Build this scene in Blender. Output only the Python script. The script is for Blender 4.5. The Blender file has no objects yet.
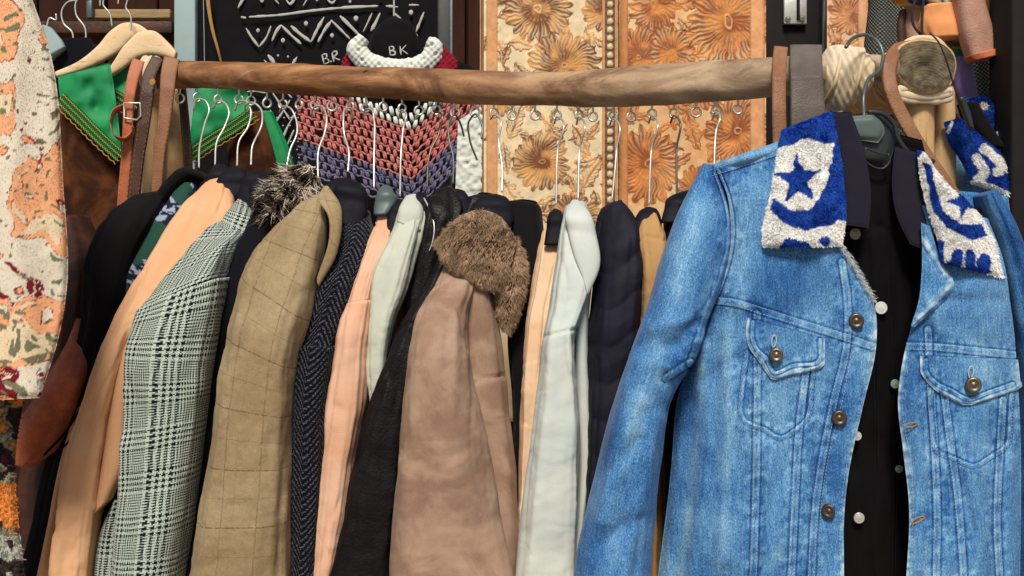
EXPO = 0.08
import bpy, math, random
import numpy as np
random.seed(4); rng = np.random.default_rng(7)
SC = bpy.context.scene
COL = SC.collection
F = 1098.0          # focal length of the lens in picture widths / 1024
ZC = 1.35           # lens height above the ground (m)

# ------------------------------------------------------------------ basics
def P(px, py, Y):
    px = np.asarray(px, float); py = np.asarray(py, float); Y = np.asarray(Y, float)
    px, py, Y = np.broadcast_arrays(px, py, Y)
    return np.stack([(px-512)/F*Y, Y, ZC-(py-288)/F*Y], -1)

def c(r, g, b):
    f = lambda v: v/12.92 if v <= .04045 else ((v+.055)/1.055)**2.4
    return (f(r/255), f(g/255), f(b/255), 1.0)
def c3(r, g, b): return np.array(c(r, g, b)[:3])

def hsh(i, j, k, s):
    n = (i.astype(np.int64)*374761393 + j.astype(np.int64)*668265263 + k.astype(np.int64)*2147483647 + s*974634777) & 0xffffffff
    n = ((n ^ (n >> 13))*1274126177) & 0xffffffff
    n = (n ^ (n >> 16)) & 0xffffff
    return n/float(0xffffff)*2-1
def vn(x, y, z=0.0, s=0):
    x, y, z = np.broadcast_arrays(np.asarray(x, float), np.asarray(y, float), np.asarray(z, float))
    i, j, k = np.floor(x), np.floor(y), np.floor(z)
    fx, fy, fz = x-i, y-j, z-k
    i = i.astype(int); j = j.astype(int); k = k.astype(int)
    q = lambda f: f*f*f*(f*(f*6-15)+10)
    ux, uy, uz = q(fx), q(fy), q(fz)
    r = 0
    for a in (0, 1):
        for b in (0, 1):
            for d in (0, 1):
                w = (ux if a else 1-ux)*(uy if b else 1-uy)*(uz if d else 1-uz)
                r = r+w*hsh(i+a, j+b, k+d, s)
    return r
def fbm(x, y, z=0.0, s=0, o=3):
    r = 0; a = 1.0; f = 1.0; t = 0
    for n in range(o):
        r = r+a*vn(np.asarray(x)*f, np.asarray(y)*f, np.asarray(z)*f, s+n*17); t += a; a *= .5; f *= 2.03
    return r/t

def samp(A, n, t=None):
    """smooth curve through the control points A, n samples"""
    A = np.asarray(A, float)
    if A.ndim == 1: A = A[:, None]
    k = len(A)
    if t is None: t = np.linspace(0, 1, k)
    if k == 1: return np.repeat(A, n, 0)
    m = np.zeros_like(A)
    d = np.diff(A, axis=0)/np.diff(t)[:, None]
    m[0] = d[0]; m[-1] = d[-1]
    if k > 2:
        h = np.diff(t)
        m[1:-1] = (d[:-1]*h[1:, None]+d[1:]*h[:-1, None])/(h[1:]+h[:-1])[:, None]
    x = np.linspace(0, 1, n)
    i = np.clip(np.searchsorted(t, x, 'right')-1, 0, k-2)
    h = (t[i+1]-t[i])[:, None]; u = ((x-t[i])/(t[i+1]-t[i]))[:, None]
    return ((2*u**3-3*u**2+1)*A[i]+(u**3-2*u**2+u)*h*m[i]+(-2*u**3+3*u**2)*A[i+1]+(u**3-u**2)*h*m[i+1])
def knots(L, R):
    Q = (np.asarray(L, float)+np.asarray(R, float))/2
    d = np.r_[0, np.cumsum(np.maximum(np.linalg.norm(np.diff(Q, axis=0), axis=1), 1e-3))]
    return d/d[-1], d[-1]
def pdist(px, py, pts):
    """distance to a polyline and the length along it"""
    best = np.full(np.shape(px), 1e9); al = np.zeros(np.shape(px)); acc = 0
    for (x0, y0), (x1, y1) in zip(pts[:-1], pts[1:]):
        dx, dy = x1-x0, y1-y0; l2 = dx*dx+dy*dy
        u = np.clip(((px-x0)*dx+(py-y0)*dy)/l2, 0, 1)
        d = np.hypot(px-x0-u*dx, py-y0-u*dy)
        w = d < best
        best = np.where(w, d, best); al = np.where(w, acc+u*math.sqrt(l2), al); acc += math.sqrt(l2)
    return best, al
def inpoly(px, py, pts):
    r = np.zeros(np.shape(px), bool); n = len(pts)
    for a in range(n):
        x0, y0 = pts[a]; x1, y1 = pts[(a+1) % n]
        if y0 == y1: continue
        r ^= ((y0 > py) != (y1 > py)) & (px < (x1-x0)*(py-y0)/(y1-y0)+x0)
    return r
def smooth(pts, n=60): return [tuple(q) for q in samp(pts, n, knots(pts, pts)[0])]

# ------------------------------------------------------------------ geometry
class Geo:
    def __init__(s): s.v = []; s.f = []; s.uv = []; s.c = []; s.n = 0
    def add(s, v, faces, uv=None, col=None):
        v = np.asarray(v, float).reshape(-1, 3); n = len(v)
        s.v.append(v)
        for q in faces:
            q = np.asarray(q, int)
            if len(q): s.f.append(q+s.n)
        s.uv.append(np.zeros((n, 2)) if uv is None else np.asarray(uv, float).reshape(-1, 2))
        s.c.append(np.zeros((n, 3)) if col is None else np.broadcast_to(np.asarray(col, float), (n, 3)))
        s.n += n; return s
    def build(s, name, mat, parent=None, smooth=True):
        v = np.concatenate(s.v); uv = np.concatenate(s.uv); co = np.concatenate(s.c)
        org = np.zeros(3)
        if parent is not None:
            r = parent
            while r.parent: r = r.parent
            org = np.array(r.location)
        else: pass
        o_loc = None
        if parent is None:
            lo, hi = v.min(0), v.max(0); org = np.array([(lo[0]+hi[0])/2, (lo[1]+hi[1])/2, lo[2]]); o_loc = org
        me = bpy.data.meshes.new(name)
        loops = np.concatenate([q.ravel() for q in s.f]); sizes = np.concatenate([np.full(len(q), q.shape[1]) for q in s.f])
        me.vertices.add(len(v)); me.vertices.foreach_set('co', (v-org).ravel())
        me.loops.add(len(loops)); me.loops.foreach_set('vertex_index', loops)
        me.polygons.add(len(sizes)); st = np.r_[0, np.cumsum(sizes)[:-1]]
        me.polygons.foreach_set('loop_start', st)
        try: me.polygons.foreach_set('loop_total', sizes)
        except Exception: pass
        me.update(calc_edges=True)
        ul = me.uv_layers.new(name='UVMap'); ul.data.foreach_set('uv', uv[loops].ravel())
        ca = me.color_attributes.new('Col', 'FLOAT_COLOR', 'POINT')
        ca.data.foreach_set('color', np.c_[co, np.ones(len(co))].ravel())
        me.polygons.foreach_set('use_smooth', np.full(len(sizes), smooth))
        me.validate(); me.update()
        if mat: me.materials.append(mat)
        o = bpy.data.objects.new(name, me); COL.objects.link(o)
        if parent is not None: o.parent = parent
        else: o.location = o_loc
        return o
def gridfaces(m, n, wrap=False):
    i = np.arange(m-1)[:, None]; j = np.arange(n if wrap else n-1)[None, :]
    a = i*n+j; b = i*n+(j+1) % n
    return np.stack([a, b, b+n, a+n], -1).reshape(-1, 4)
def vnormals(G):
    du = np.gradient(G, axis=1); dv = np.gradient(G, axis=0)
    n = np.cross(du, dv); n /= np.maximum(np.linalg.norm(n, axis=-1, keepdims=True), 1e-9)
    return n

def loft(g, L, R, Y, hd, n=44, step=2.2, p=.85, wr=.004, wf=14., seed=0, fold=0., fk=2.2, fl=5., disp=None, col=None, uo=(0, 0), cap=True, dome=0):
    """closed body of cloth: outline L / R seen from the street, real depth hd to either side of distance Y"""
    t, ln = knots(L, R); m = max(6, int(ln/step))
    l = samp(L, m, t); r = samp(R, m, t)
    k = len(L)
    y = samp(np.broadcast_to(Y, (k,)), m, t)[:, 0]; h = samp(np.broadcast_to(hd, (k,)), m, t)[:, 0]
    A = P(l[:, 0], l[:, 1], y); B = P(r[:, 0], r[:, 1], y)
    C = (A+B)/2; H = (B-A)/2
    if dome:
        q = np.clip((np.linspace(0, ln, m)+.8)/dome, 0, 1); q = np.sqrt(1-(1-q)**2); H = H*q[:, None]; h = h*q
    th = np.linspace(-np.pi, np.pi, n, endpoint=False)+np.pi/n
    ct = np.sign(np.cos(th-np.pi/2))*np.abs(np.cos(th-np.pi/2))**p; st = np.sign(np.sin(th+np.pi/2))*np.abs(np.sin(th+np.pi/2))**p
    # th = 0 faces the street
    G = C[:, None, :]+H[:, None, :]*ct[None, :, None]
    G[:, :, 1] -= h[:, None]*st[None, :]
    N = np.zeros_like(G); hw = np.maximum(np.linalg.norm(H, axis=1), 1e-4)
    N = (H/hw[:, None])[:, None, :]*ct[None, :, None]*1.0
    N[:, :, 1] -= st[None, :]
    N /= np.maximum(np.linalg.norm(N, axis=-1, keepdims=True), 1e-6)
    seg = np.linalg.norm(np.roll(G, -1, 1)-G, axis=2)
    u = np.cumsum(seg, 1); u = u-u[:, n//2:n//2+1]
    v = np.r_[0, np.cumsum(np.linalg.norm(np.diff(C, axis=0), axis=1))]
    fade = np.minimum(1, hw/.03)[:, None]
    D = wr*fbm(G[..., 0]*wf, G[..., 1]*wf, G[..., 2]*wf*.55, seed, 3)*fade
    if fold:
        D = D+fold*fade*fbm(np.cos(th)[None]*fk+seed, np.sin(th)[None]*fk+0*v[:, None], v[:, None]*fl*.35+seed*3.1, seed+5, 2)
    if disp is not None:
        px = G[..., 0]/G[..., 1]*F+512; py = 288-(G[..., 2]-ZC)/G[..., 1]*F
        D = D+disp(px, py)*np.clip(st[None, :]*3, 0, 1)
    G = G+N*D[..., None]
    px = G[..., 0]/G[..., 1]*F+512; py = 288-(G[..., 2]-ZC)/G[..., 1]*F
    cc = np.zeros(G.shape) if col is None else col(px, py)
    uv = np.stack([u+uo[0], np.broadcast_to(v[:, None], u.shape)+uo[1]], -1)
    fs = [gridfaces(m, n, True)]
    V = G.reshape(-1, 3); UV = uv.reshape(-1, 2); CC = np.broadcast_to(cc, G.shape).reshape(-1, 3)
    if cap:
        V = np.r_[V, G[0].mean(0)[None], G[-1].mean(0)[None]]; UV = np.r_[UV, [[0, 0], [0, v[-1]]]]; CC = np.r_[CC, CC[:1], CC[-1:]]
        j = np.arange(n); a = m*n
        fs.append(np.stack([np.full(n, a), (j+1) % n, j], -1)); fs.append(np.stack([np.full(n, a+1), (m-1)*n+j, (m-1)*n+(j+1) % n], -1))
    g.add(V, fs, UV, CC)
    return G, N, cc

def sheet(g, L, R, dep, thick=.004, step=2.0, er=3.0, ea=.003, disp=None, col=None, wr=.0015, wf=20., seed=0, edges=(1, 1, 1, 1)):
    """a panel of cloth with real thickness; dep(px,py) is its distance, disp raises it"""
    t, ln = knots(L, R); m = max(4, int(ln/step))
    l = samp(L, m, t); r = samp(R, m, t)
    w = np.linalg.norm(r-l, axis=1); n = max(4, int(w.max()/step))
    s = np.linspace(0, 1, n)
    px = l[:, None, 0]*(1-s)+r[:, None, 0]*s; py = l[:, None, 1]*(1-s)+r[:, None, 1]*s
    y = dep(px, py) if callable(dep) else np.full(px.shape, float(dep))
    tt = np.linspace(0, 1, m)[:, None]*ln
    e = 1e3+0*px
    if edges[0]: e = np.minimum(e, s[None]*w[:, None])
    if edges[1]: e = np.minimum(e, (1-s)[None]*w[:, None])
    if edges[2]: e = np.minimum(e, tt)
    if edges[3]: e = np.minimum(e, ln-tt)
    d = -ea*np.exp(-(e/er)**2)
    if disp is not None: d = d+disp(px, py)
    d = d+wr*fbm(px/F*y*wf, py/F*y*wf*.7, 0, seed, 3)
    yf = y-d
    A = P(px, py, yf); B = P(px, py, np.maximum(yf+thick*.5, y+thick))
    cc = np.zeros(A.shape) if col is None else col(px, py)
    uv = np.stack([(px-512)/F*y, -(py-288)/F*y], -1)
    q = gridfaces(m, n)
    off = m*n
    V = np.r_[A.reshape(-1, 3), B.reshape(-1, 3)]
    bd = np.r_[np.arange(n), np.arange(1, m)*n+n-1, (m-1)*n+np.arange(n-2, -1, -1), np.arange(m-2, 0, -1)*n]
    nx = np.roll(bd, -1)
    rim = np.stack([bd, bd+off, nx+off, nx], -1)
    CC = np.broadcast_to(cc, A.shape).reshape(-1, 3)
    g.add(V, [q[:, ::-1], q+off, rim], np.r_[uv.reshape(-1, 2), uv.reshape(-1, 2)], np.r_[CC, CC])
    return A, vnormals(A)*np.where(vnormals(A)[..., 1:2] > 0, -1, 1), cc, px, py

def tube(g, pts, r, n=8, closed=False, sq=1.0, col=None, uvs=True):
    p = np.asarray(pts, float); m = len(p)
    r = np.broadcast_to(np.asarray(r, float), (m,))
    T = np.gradient(p, axis=0) if not closed else np.roll(p, -1, 0)-np.roll(p, 1, 0)
    T /= np.maximum(np.linalg.norm(T, axis=1, keepdims=True), 1e-9)
    a = np.array([0, 1., 0]); 
    U = np.zeros_like(p); U[:] = a
    U = U-T*np.sum(U*T, 1, keepdims=True)
    bad = np.linalg.norm(U, axis=1) < .2
    if bad.any():
        w = np.array([1., 0, 0]); W = w-T*np.sum(w*T, 1, keepdims=True); U[bad] = W[bad]
    U /= np.linalg.norm(U, axis=1, keepdims=True); Wv = np.cross(T, U)
    th = np.arange(n)*2*np.pi/n
    G = p[:, None]+r[:, None, None]*(Wv[:, None]*np.cos(th)[None, :, None]+sq*U[:, None]*np.sin(th)[None, :, None])
    v = np.r_[0, np.cumsum(np.linalg.norm(np.diff(p, axis=0), axis=1))]
    uv = np.stack([np.broadcast_to(th[None]*r.mean(), (m, n)), np.broadcast_to(v[:, None], (m, n))], -1)
    V = G.reshape(-1, 3); fs = []
    if closed:
        j = np.arange(n); i = np.arange(m)[:, None]
        aa = i*n+j; b = i*n+(j+1) % n; i2 = (i+1) % m
        fs.append(np.stack([aa, b, i2*n+(j+1) % n, i2*n+j], -1).reshape(-1, 4)); UV = uv.reshape(-1, 2)
    else:
        fs.append(gridfaces(m, n, True)); j = np.arange(n)
        V = np.r_[V, p[:1]-T[:1]*r[0]*.4, p[-1:]+T[-1:]*r[-1]*.4]; UV = np.r_[uv.reshape(-1, 2), [[0, 0], [0, v[-1]]]]
        fs.append(np.stack([np.full(n, m*n), (j+1) % n, j], -1)); fs.append(np.stack([np.full(n, m*n+1), (m-1)*n+j, (m-1)*n+(j+1) % n], -1))
    g.add(V, fs, UV, col)
def wire(g, px, Y, r, k=None, n=8, **kw):
    """round wire through picture points at real distances"""
    q = np.array([[a[0], a[1], (a[2] if len(a) > 2 else Y)] for a in px], float)
    if k: q = samp(q, k, knots(q[:, :2], q[:, :2])[0])
    tube(g, P(q[:, 0], q[:, 1], q[:, 2]), r, n, **kw)
def box(g, x0, x1, y0, y1, Y, D, bev=.002):
    """bevelled block: picture extents on its near face at Y, real depth D"""
    a = P(x0, y1, Y); b = P(x1, y0, Y)
    lo = np.array([a[0], Y, a[2]]); hi = np.array([b[0], Y+D, b[2]])
    block(g, lo, hi, bev)
def block(g, lo, hi, bev=.002):
    lo = np.array(lo, float); hi = np.array(hi, float); cx = (lo+hi)/2; h = (hi-lo)/2
    bev = min(bev, h.min()*.45)
    bm = __import__('bmesh').new(); BM = __import__('bmesh')
    BM.ops.create_cube(bm, size=2)
    for v in bm.verts: v.co = [cx[i]+v.co[i]*h[i] for i in range(3)]
    BM.ops.bevel(bm, geom=list(bm.edges), offset=bev, segments=2, affect='EDGES', profile=.5)
    bm.verts.index_update()
    V = np.array([v.co[:] for v in bm.verts])
    for k in set(len(f.verts) for f in bm.faces):
        pass
    fs = {}
    for f in bm.faces: fs.setdefault(len(f.verts), []).append([v.index for v in f.verts])
    g.add(V, list(fs.values()), V[:, [0, 2]]); bm.free()
def fur(g, pos, nor, length, width, col, droop=.4, jit=.5, seed=1):
    r = np.random.default_rng(seed); n = len(pos)
    d = nor+r.normal(0, jit, (n, 3)); d[:, 2] -= droop; d /= np.linalg.norm(d, axis=1, keepdims=True)
    ln = length*r.uniform(.55, 1.15, n)[:, None]
    side = np.cross(d, np.array([0, 1., 0])+r.normal(0, .35, (n, 3))); side /= np.maximum(np.linalg.norm(side, axis=1, keepdims=True), 1e-6)
    w = width*r.uniform(.6, 1.3, n)[:, None]
    d2 = d+r.normal(0, .25, (n, 3)); d2[:, 2] -= droop*.6; d2 /= np.linalg.norm(d2, axis=1, keepdims=True)
    p0 = pos-d*ln*.08; p1 = pos+d*ln*.55; p2 = p1+d2*ln*.5
    V = np.stack([p0-side*w, p0+side*w, p1+side*w*.7, p1-side*w*.7, p2], 1)
    i = np.arange(n)*5
    g.add(V.reshape(-1, 3), [np.stack([i, i+1, i+2, i+3], -1), np.stack([i+3, i+2, i+4], -1)], None, np.repeat(col, 5, 0))

def scatter(G, N, n, r, cc=None):
    """n points strewn evenly between the grid's vertices"""
    m, k = G.shape[:2]; i = r.integers(0, m-1, n); j = r.integers(0, k-1, n); a = r.uniform(0, 1, (n, 1)); b = r.uniform(0, 1, (n, 1))
    f = lambda Q: (Q[i, j]*(1-a)+Q[i+1, j]*a)*(1-b)+(Q[i, j+1]*(1-a)+Q[i+1, j+1]*a)*b
    return f(G), f(N), (None if cc is None else f(np.broadcast_to(cc, G.shape)))

# ------------------------------------------------------------------ naming
def thing(name, label, cat, loc, group=None):
    o = bpy.data.objects.new(name, None); COL.objects.link(o); o.location = [float(q) for q in loc]; o.empty_display_size = .05
    return tag(o, label, cat, group)
def tag(o, label, cat, group=None):
    o['label'] = label; o['category'] = cat
    if group: o['group'] = group
    return o

# ------------------------------------------------------------------ shader helpers
class S:
    def __init__(s, nt, k): s.nt = nt; s.k = k
    def _m(s, op, *a):
        n = s.nt.nodes.new('ShaderNodeMath'); n.operation = op
        for i, x in enumerate((s,)+a):
            if isinstance(x, S): s.nt.links.new(x.k, n.inputs[i])
            else: n.inputs[i].default_value = x
        return S(s.nt, n.outputs[0])
    def __add__(s, o): return s._m('ADD', o)
    def __radd__(s, o): return s._m('ADD', o)
    def __sub__(s, o): return s._m('SUBTRACT', o)
    def __rsub__(s, o): return (s*-1)+o
    def __mul__(s, o): return s._m('MULTIPLY', o)
    def __rmul__(s, o): return s._m('MULTIPLY', o)
    def __truediv__(s, o): return s._m('DIVIDE', o)
    def floor(s): return s._m('FLOOR')
    def frac(s): return s._m('FRACT')
    def mod(s, o): return s._m('FLOORED_MODULO', o)
    def abs(s): return s._m('ABSOLUTE')
    def sin(s): return s._m('SINE')
    def lt(s, o): return s._m('LESS_THAN', o)
    def gt(s, o): return s._m('GREATER_THAN', o)
    def min(s, o): return s._m('MINIMUM', o)
    def max(s, o): return s._m('MAXIMUM', o)
    def pw(s, o): return s._m('POWER', o)
    def rng(s, a, b, x=0., y=1.):
        n = s.nt.nodes.new('ShaderNodeMapRange'); s.nt.links.new(s.k, n.inputs[0]); n.interpolation_type = 'SMOOTHSTEP'
        for i, q in enumerate((a, b, x, y)): n.inputs[i+1].default_value = q
        return S(s.nt, n.outputs[0])
class Mat:
    def __init__(s, name):
        s.m = bpy.data.materials.new(name); s.m.use_nodes = True; s.nt = s.m.node_tree
        s.b = s.nt.nodes['Principled BSDF']
        s.b.inputs['Specular IOR Level'].default_value = .25
    def uv(s):
        n = s.nt.nodes.new('ShaderNodeUVMap'); x = s.nt.nodes.new('ShaderNodeSeparateXYZ'); s.nt.links.new(n.outputs[0], x.inputs[0])
        s.uvk = S(s.nt, n.outputs[0]); return S(s.nt, x.outputs[0]), S(s.nt, x.outputs[1])
    def pos(s):
        n = s.nt.nodes.new('ShaderNodeTexCoord'); return S(s.nt, n.outputs['Object'])
    def xyz(s, v):
        x = s.nt.nodes.new('ShaderNodeSeparateXYZ'); s.nt.links.new(v.k, x.inputs[0]); return [S(s.nt, x.outputs[i]) for i in range(3)]
    def vec(s, *a):
        n = s.nt.nodes.new('ShaderNodeCombineXYZ')
        for i, q in enumerate(a):
            if isinstance(q, S): s.nt.links.new(q.k, n.inputs[i])
            else: n.inputs[i].default_value = q
        return S(s.nt, n.outputs[0])
    def noise(s, v, sc, det=3, rough=.55, dist=0.):
        n = s.nt.nodes.new('ShaderNodeTexNoise'); s.nt.links.new(v.k, n.inputs['Vector'])
        n.inputs['Scale'].default_value = sc; n.inputs['Detail'].default_value = det; n.inputs['Roughness'].default_value = rough; n.inputs['Distortion'].default_value = dist
        return S(s.nt, n.outputs[0])
    def vor(s, v, sc):
        n = s.nt.nodes.new('ShaderNodeTexVoronoi'); s.nt.links.new(v.k, n.inputs['Vector']); n.inputs['Scale'].default_value = sc
        return S(s.nt, n.outputs['Distance'])
    def col(s):
        n = s.nt.nodes.new('ShaderNodeVertexColor'); n.layer_name = 'Col'; return S(s.nt, n.outputs[0])
    def rgb(s, v):
        x = s.nt.nodes.new('ShaderNodeSeparateColor'); s.nt.links.new(v.k, x.inputs[0]); return [S(s.nt, x.outputs[i]) for i in range(3)]
    def mix(s, f, a, b, mode='MIX'):
        n = s.nt.nodes.new('ShaderNodeMix'); n.data_type = 'RGBA'; n.blend_type = mode
        for i, q in ((0, f), (6, a), (7, b)):
            if isinstance(q, S): s.nt.links.new(q.k, n.inputs[i])
            elif i == 0: n.inputs[0].default_value = q
            else: n.inputs[i].default_value = q
        return S(s.nt, n.outputs[2])
    def ramp(s, f, stops):
        n = s.nt.nodes.new('ShaderNodeValToRGB'); e = n.color_ramp.elements
        while len(e) < len(stops): e.new(.5)
        for q, (a, b) in zip(e, stops): q.position = a; q.color = b
        s.nt.links.new(f.k, n.inputs[0]); return S(s.nt, n.outputs[0])
    def scale(s, colr, f):   # brightness variation of the dye itself
        v = s.vec(f, f, f); return s.mix(1.0, colr, v, 'MULTIPLY')
    def done(s, base, rough=.85, bump=None, bs=.3, bd=.002, spec=None, metal=0., sheen=0.):
        if isinstance(base, S): s.nt.links.new(base.k, s.b.inputs['Base Color'])
        else: s.b.inputs['Base Color'].default_value = base
        if isinstance(rough, S): s.nt.links.new(rough.k, s.b.inputs['Roughness'])
        else: s.b.inputs['Roughness'].default_value = rough
        s.b.inputs['Metallic'].default_value = metal
        if spec is not None: s.b.inputs['Specular IOR Level'].default_value = spec
        if sheen: s.b.inputs['Sheen Weight'].default_value = sheen; s.b.inputs['Sheen Roughness'].default_value = .4
        if bump is not None:
            n = s.nt.nodes.new('ShaderNodeBump'); n.inputs['Strength'].default_value = bs; n.inputs['Distance'].default_value = bd
            s.nt.links.new(bump.k, n.inputs['Height']); s.nt.links.new(n.outputs[0], s.b.inputs['Normal'])
        return s.m

# ================================================================== materials
def fabric(name, rgb, var=.18, weave=1400., wb=.35, rough=.9, big=9., rgb2=None, sheen=.04, spec=.15):
    M = Mat(name); p = M.pos(); u, v = M.uv()
    n1 = M.noise(p, big, 4); n2 = M.noise(M.vec(u*1., v*.35, 0.), weave, 2)
    col = c(*rgb)
    if rgb2: base = M.mix(n1.rng(.35, .65), c(*rgb), c(*rgb2))
    else: base = col
    base = M.scale(base if isinstance(base, S) else M.mix(0., col, col), n1*(var*1.6)+n2*var+(1-var*1.3))
    wv = (u*2600.).sin()*(v*2600.).sin()
    return M.done(base, rough, n2*.7+wv*.3+M.noise(p, 60., 3)*1.5, wb, .0015, spec=spec, sheen=sheen)
def plain(name, rgb, rough=.5, metal=0., spec=.4, bump=None, sc=80., bs=.2, var=.1):
    M = Mat(name); p = M.pos(); n = M.noise(p, sc, 4)
    base = M.scale(M.mix(0., c(*rgb), c(*rgb)), n*(2*var)+(1-var))
    return M.done(base, n*.25+(rough-.12), n, bs, .001, spec=spec, metal=metal)
def leather(name, rgb, rgb2, rough=.5, sc=420., bs=.35, var=14., spec=.35):
    M = Mat(name); p = M.pos(); n = M.noise(p, var, 5, .6); f = M.vor(p, sc); k = M.noise(p, 70., 4)
    base = M.mix(n.rng(.36, .64), c(*rgb), c(*rgb2)); base = M.scale(base, k*.5+.75)
    return M.done(base, k*.3+(rough-.15), f+k*1.2, bs, .0015, spec=spec)

def suede(name, rgb, rgb2, big=11.):
    M = Mat(name); p = M.pos(); n = M.noise(p, big, 5, .62, .6); k = M.noise(p, 900., 2); s2 = M.noise(p, 45., 4)
    base = M.mix(n.rng(.38, .62), c(*rgb), c(*rgb2)); base = M.scale(base, k*.35+s2*.35+.65)
    return M.done(base, .95, k+s2*1.5, .3, .002, spec=.08, sheen=.04)
def vcol(name, rough=.9, grain=900., var=.3, bump=.3, metal_from=None, spec=.2, sheen=0.):
    M = Mat(name); p = M.pos(); n = M.noise(p, grain, 2); k = M.noise(p, 40., 3)
    base = M.scale(M.col(), n*var+k*var*.8+(1-var*.9))
    return M.done(base, rough, n+k, bump, .0015, spec=spec, sheen=sheen)

def m_denim(name, dark=0.):
    M = Mat(name); p = M.pos(); u, v = M.uv(); r, g, b = M.rgb(M.col())
    st = M.noise(M.vec(u, v*.16, 0.), 260., 3, .6)       # warp streaks
    gr = M.noise(M.vec(u, v*.5, 0.), 620., 3, .75)       # slub grain
    cl = M.noise(p, 10., 4, .55, .4); mid = M.noise(p, 34., 4, .6)
    f = r+(cl-.5)*.42+(st-.5)*.42+(gr-.5)*1.15+(mid-.5)*.28-.0
    base = M.ramp(f.max(0.).min(1.), [(0., c(22, 52, 100)), (.3, c(48, 98, 158)), (.55, c(96, 148, 194)), (.8, c(156, 196, 222)), (1., c(206, 224, 234))])
    w = (g+(M.noise(p, 330., 3)-.5)*1.0*g).max(0.).min(1.)
    base = M.mix(w, base, c(196, 216, 230))
    tw = ((u*1.+v*.6)*3200.).sin()
    return M.done(base, .9, gr*1.3+tw*.25+mid*1.4+st*.5, .35, .0014, spec=.15, sheen=.1)

def m_glen():
    M = Mat('glen_plaid_wool'); u, v = M.uv(); p = M.pos()
    q = .0036; PERD = .066
    uu = u+M.noise(p, 30., 2)*.003+5.; vv = v+M.noise(p, 27., 2)*.003+5.
    i = (uu/q).floor(); j = (vv/q).floor()
    ru = (uu/PERD).frac().lt(.5); rv = (vv/PERD).frac().lt(.5)
    # yarn colours: two dark two light in the big check, one and one in the fine check
    def yarn(x, reg):
        big = (x/(q*2.4)).frac().lt(.50); fine = (x/(q*1.1)).frac().lt(.52)
        return big*reg+fine*(1-reg)
    W = yarn(uu, ru); E = yarn(vv, rv)
    tw = ((uu/(q*.62)).floor()+(vv/(q*.62)).floor()).mod(2.)
    d = W*tw+E*(1-tw); d = d*.85+W*E*.4
    g = M.noise(p, 1100., 2)
    d = (d+(g-.5)*.3).max(0.).min(1.)
    base = M.mix(d, c(184, 197, 187), c(16, 21, 28))
    return M.done(base, .95, g+tw*.4, .3, .0015, spec=.12, sheen=.15)
def m_tweed():
    M = Mat('windowpane_tweed'); u, v = M.uv(); p = M.pos()
    uu = u+M.noise(p, 16., 2)*.004+5.; vv = v+M.noise(p, 14., 2)*.004+5.
    l1 = (((uu/.052).frac()-.5).abs()).rng(.012, .028, 1., 0.); l2 = (((vv/.085).frac()-.5).abs()).rng(.008, .018, 1., 0.)
    l3 = (((uu/.052+.5).frac()-.5).abs()).rng(.008, .03, 1., 0.); l4 = (((vv/.085+.5).frac()-.5).abs()).rng(.005, .014, 1., 0.)
    g = M.noise(p, 800., 3, .7); k = M.noise(p, 120., 4, .7); L = M.noise(p, 7., 3)
    base = M.mix(L.rng(.35, .65), c(144, 124, 94), c(160, 142, 112)); base = M.scale(base, g*.9+k*.7+.25)
    brk = M.noise(p, 260., 2).rng(.3, .55)
    base = M.mix(l1*.4*brk, base, c(92, 70, 42)); base = M.mix(l2*.6*brk, base, c(84, 62, 38))
    base = M.mix(l3*.3, base, c(128, 106, 66)); base = M.mix(l4*.4*brk, base, c(110, 86, 54))
    return M.done(base, .97, g+k*.8, .45, .0018, spec=.08, sheen=.04)
def m_herring():
    M = Mat('herringbone_wool'); u, v = M.uv(); p = M.pos()
    z = (((u/.040)+20.).frac()-.5).abs()*.06
    s = ((v+z*1.0)/.0105).frac().lt(.45)
    g = M.noise(M.vec(u, v, 0.), 420., 3, .7).rng(.44, .62)
    base = M.mix(s*g*.75, c(13, 14, 22), c(104, 108, 120))
    return M.done(base, .97, s+M.noise(p, 700., 2), .5, .002, spec=.08, sheen=.1)
def m_wood(name, ca, cb, cc_, axis=0, grey=0., sc=1., bs=.6):
    M = Mat(name); p = M.pos(); x, y, z = M.xyz(p)
    k = [8., 8., 8.]; k[axis] = .9
    w = M.vec(x*k[0], y*k[1], z*k[2])
    n1 = M.noise(w, 2.2*sc, 5, .6, .5); n2 = M.noise(w, 14.*sc, 4, .7, .3); big = M.noise(p, 4.5, 4, .6, .8); sp = M.noise(p, 260., 2)
    base = M.mix(n1.rng(.35, .65), c(*ca), c(*cb)); base = M.mix(big.rng(.45, .68)*.85, base, c(*cc_))
    crack = n2.rng(.30, .40, 1., 0.)
    base = M.mix(crack*.55, base, c(58, 42, 32)); base = M.scale(base, sp*.3+n2*.3+.7)
    return M.done(base, .85, n2*1.4+n1+sp*.2, bs, .003, spec=.15)
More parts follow.
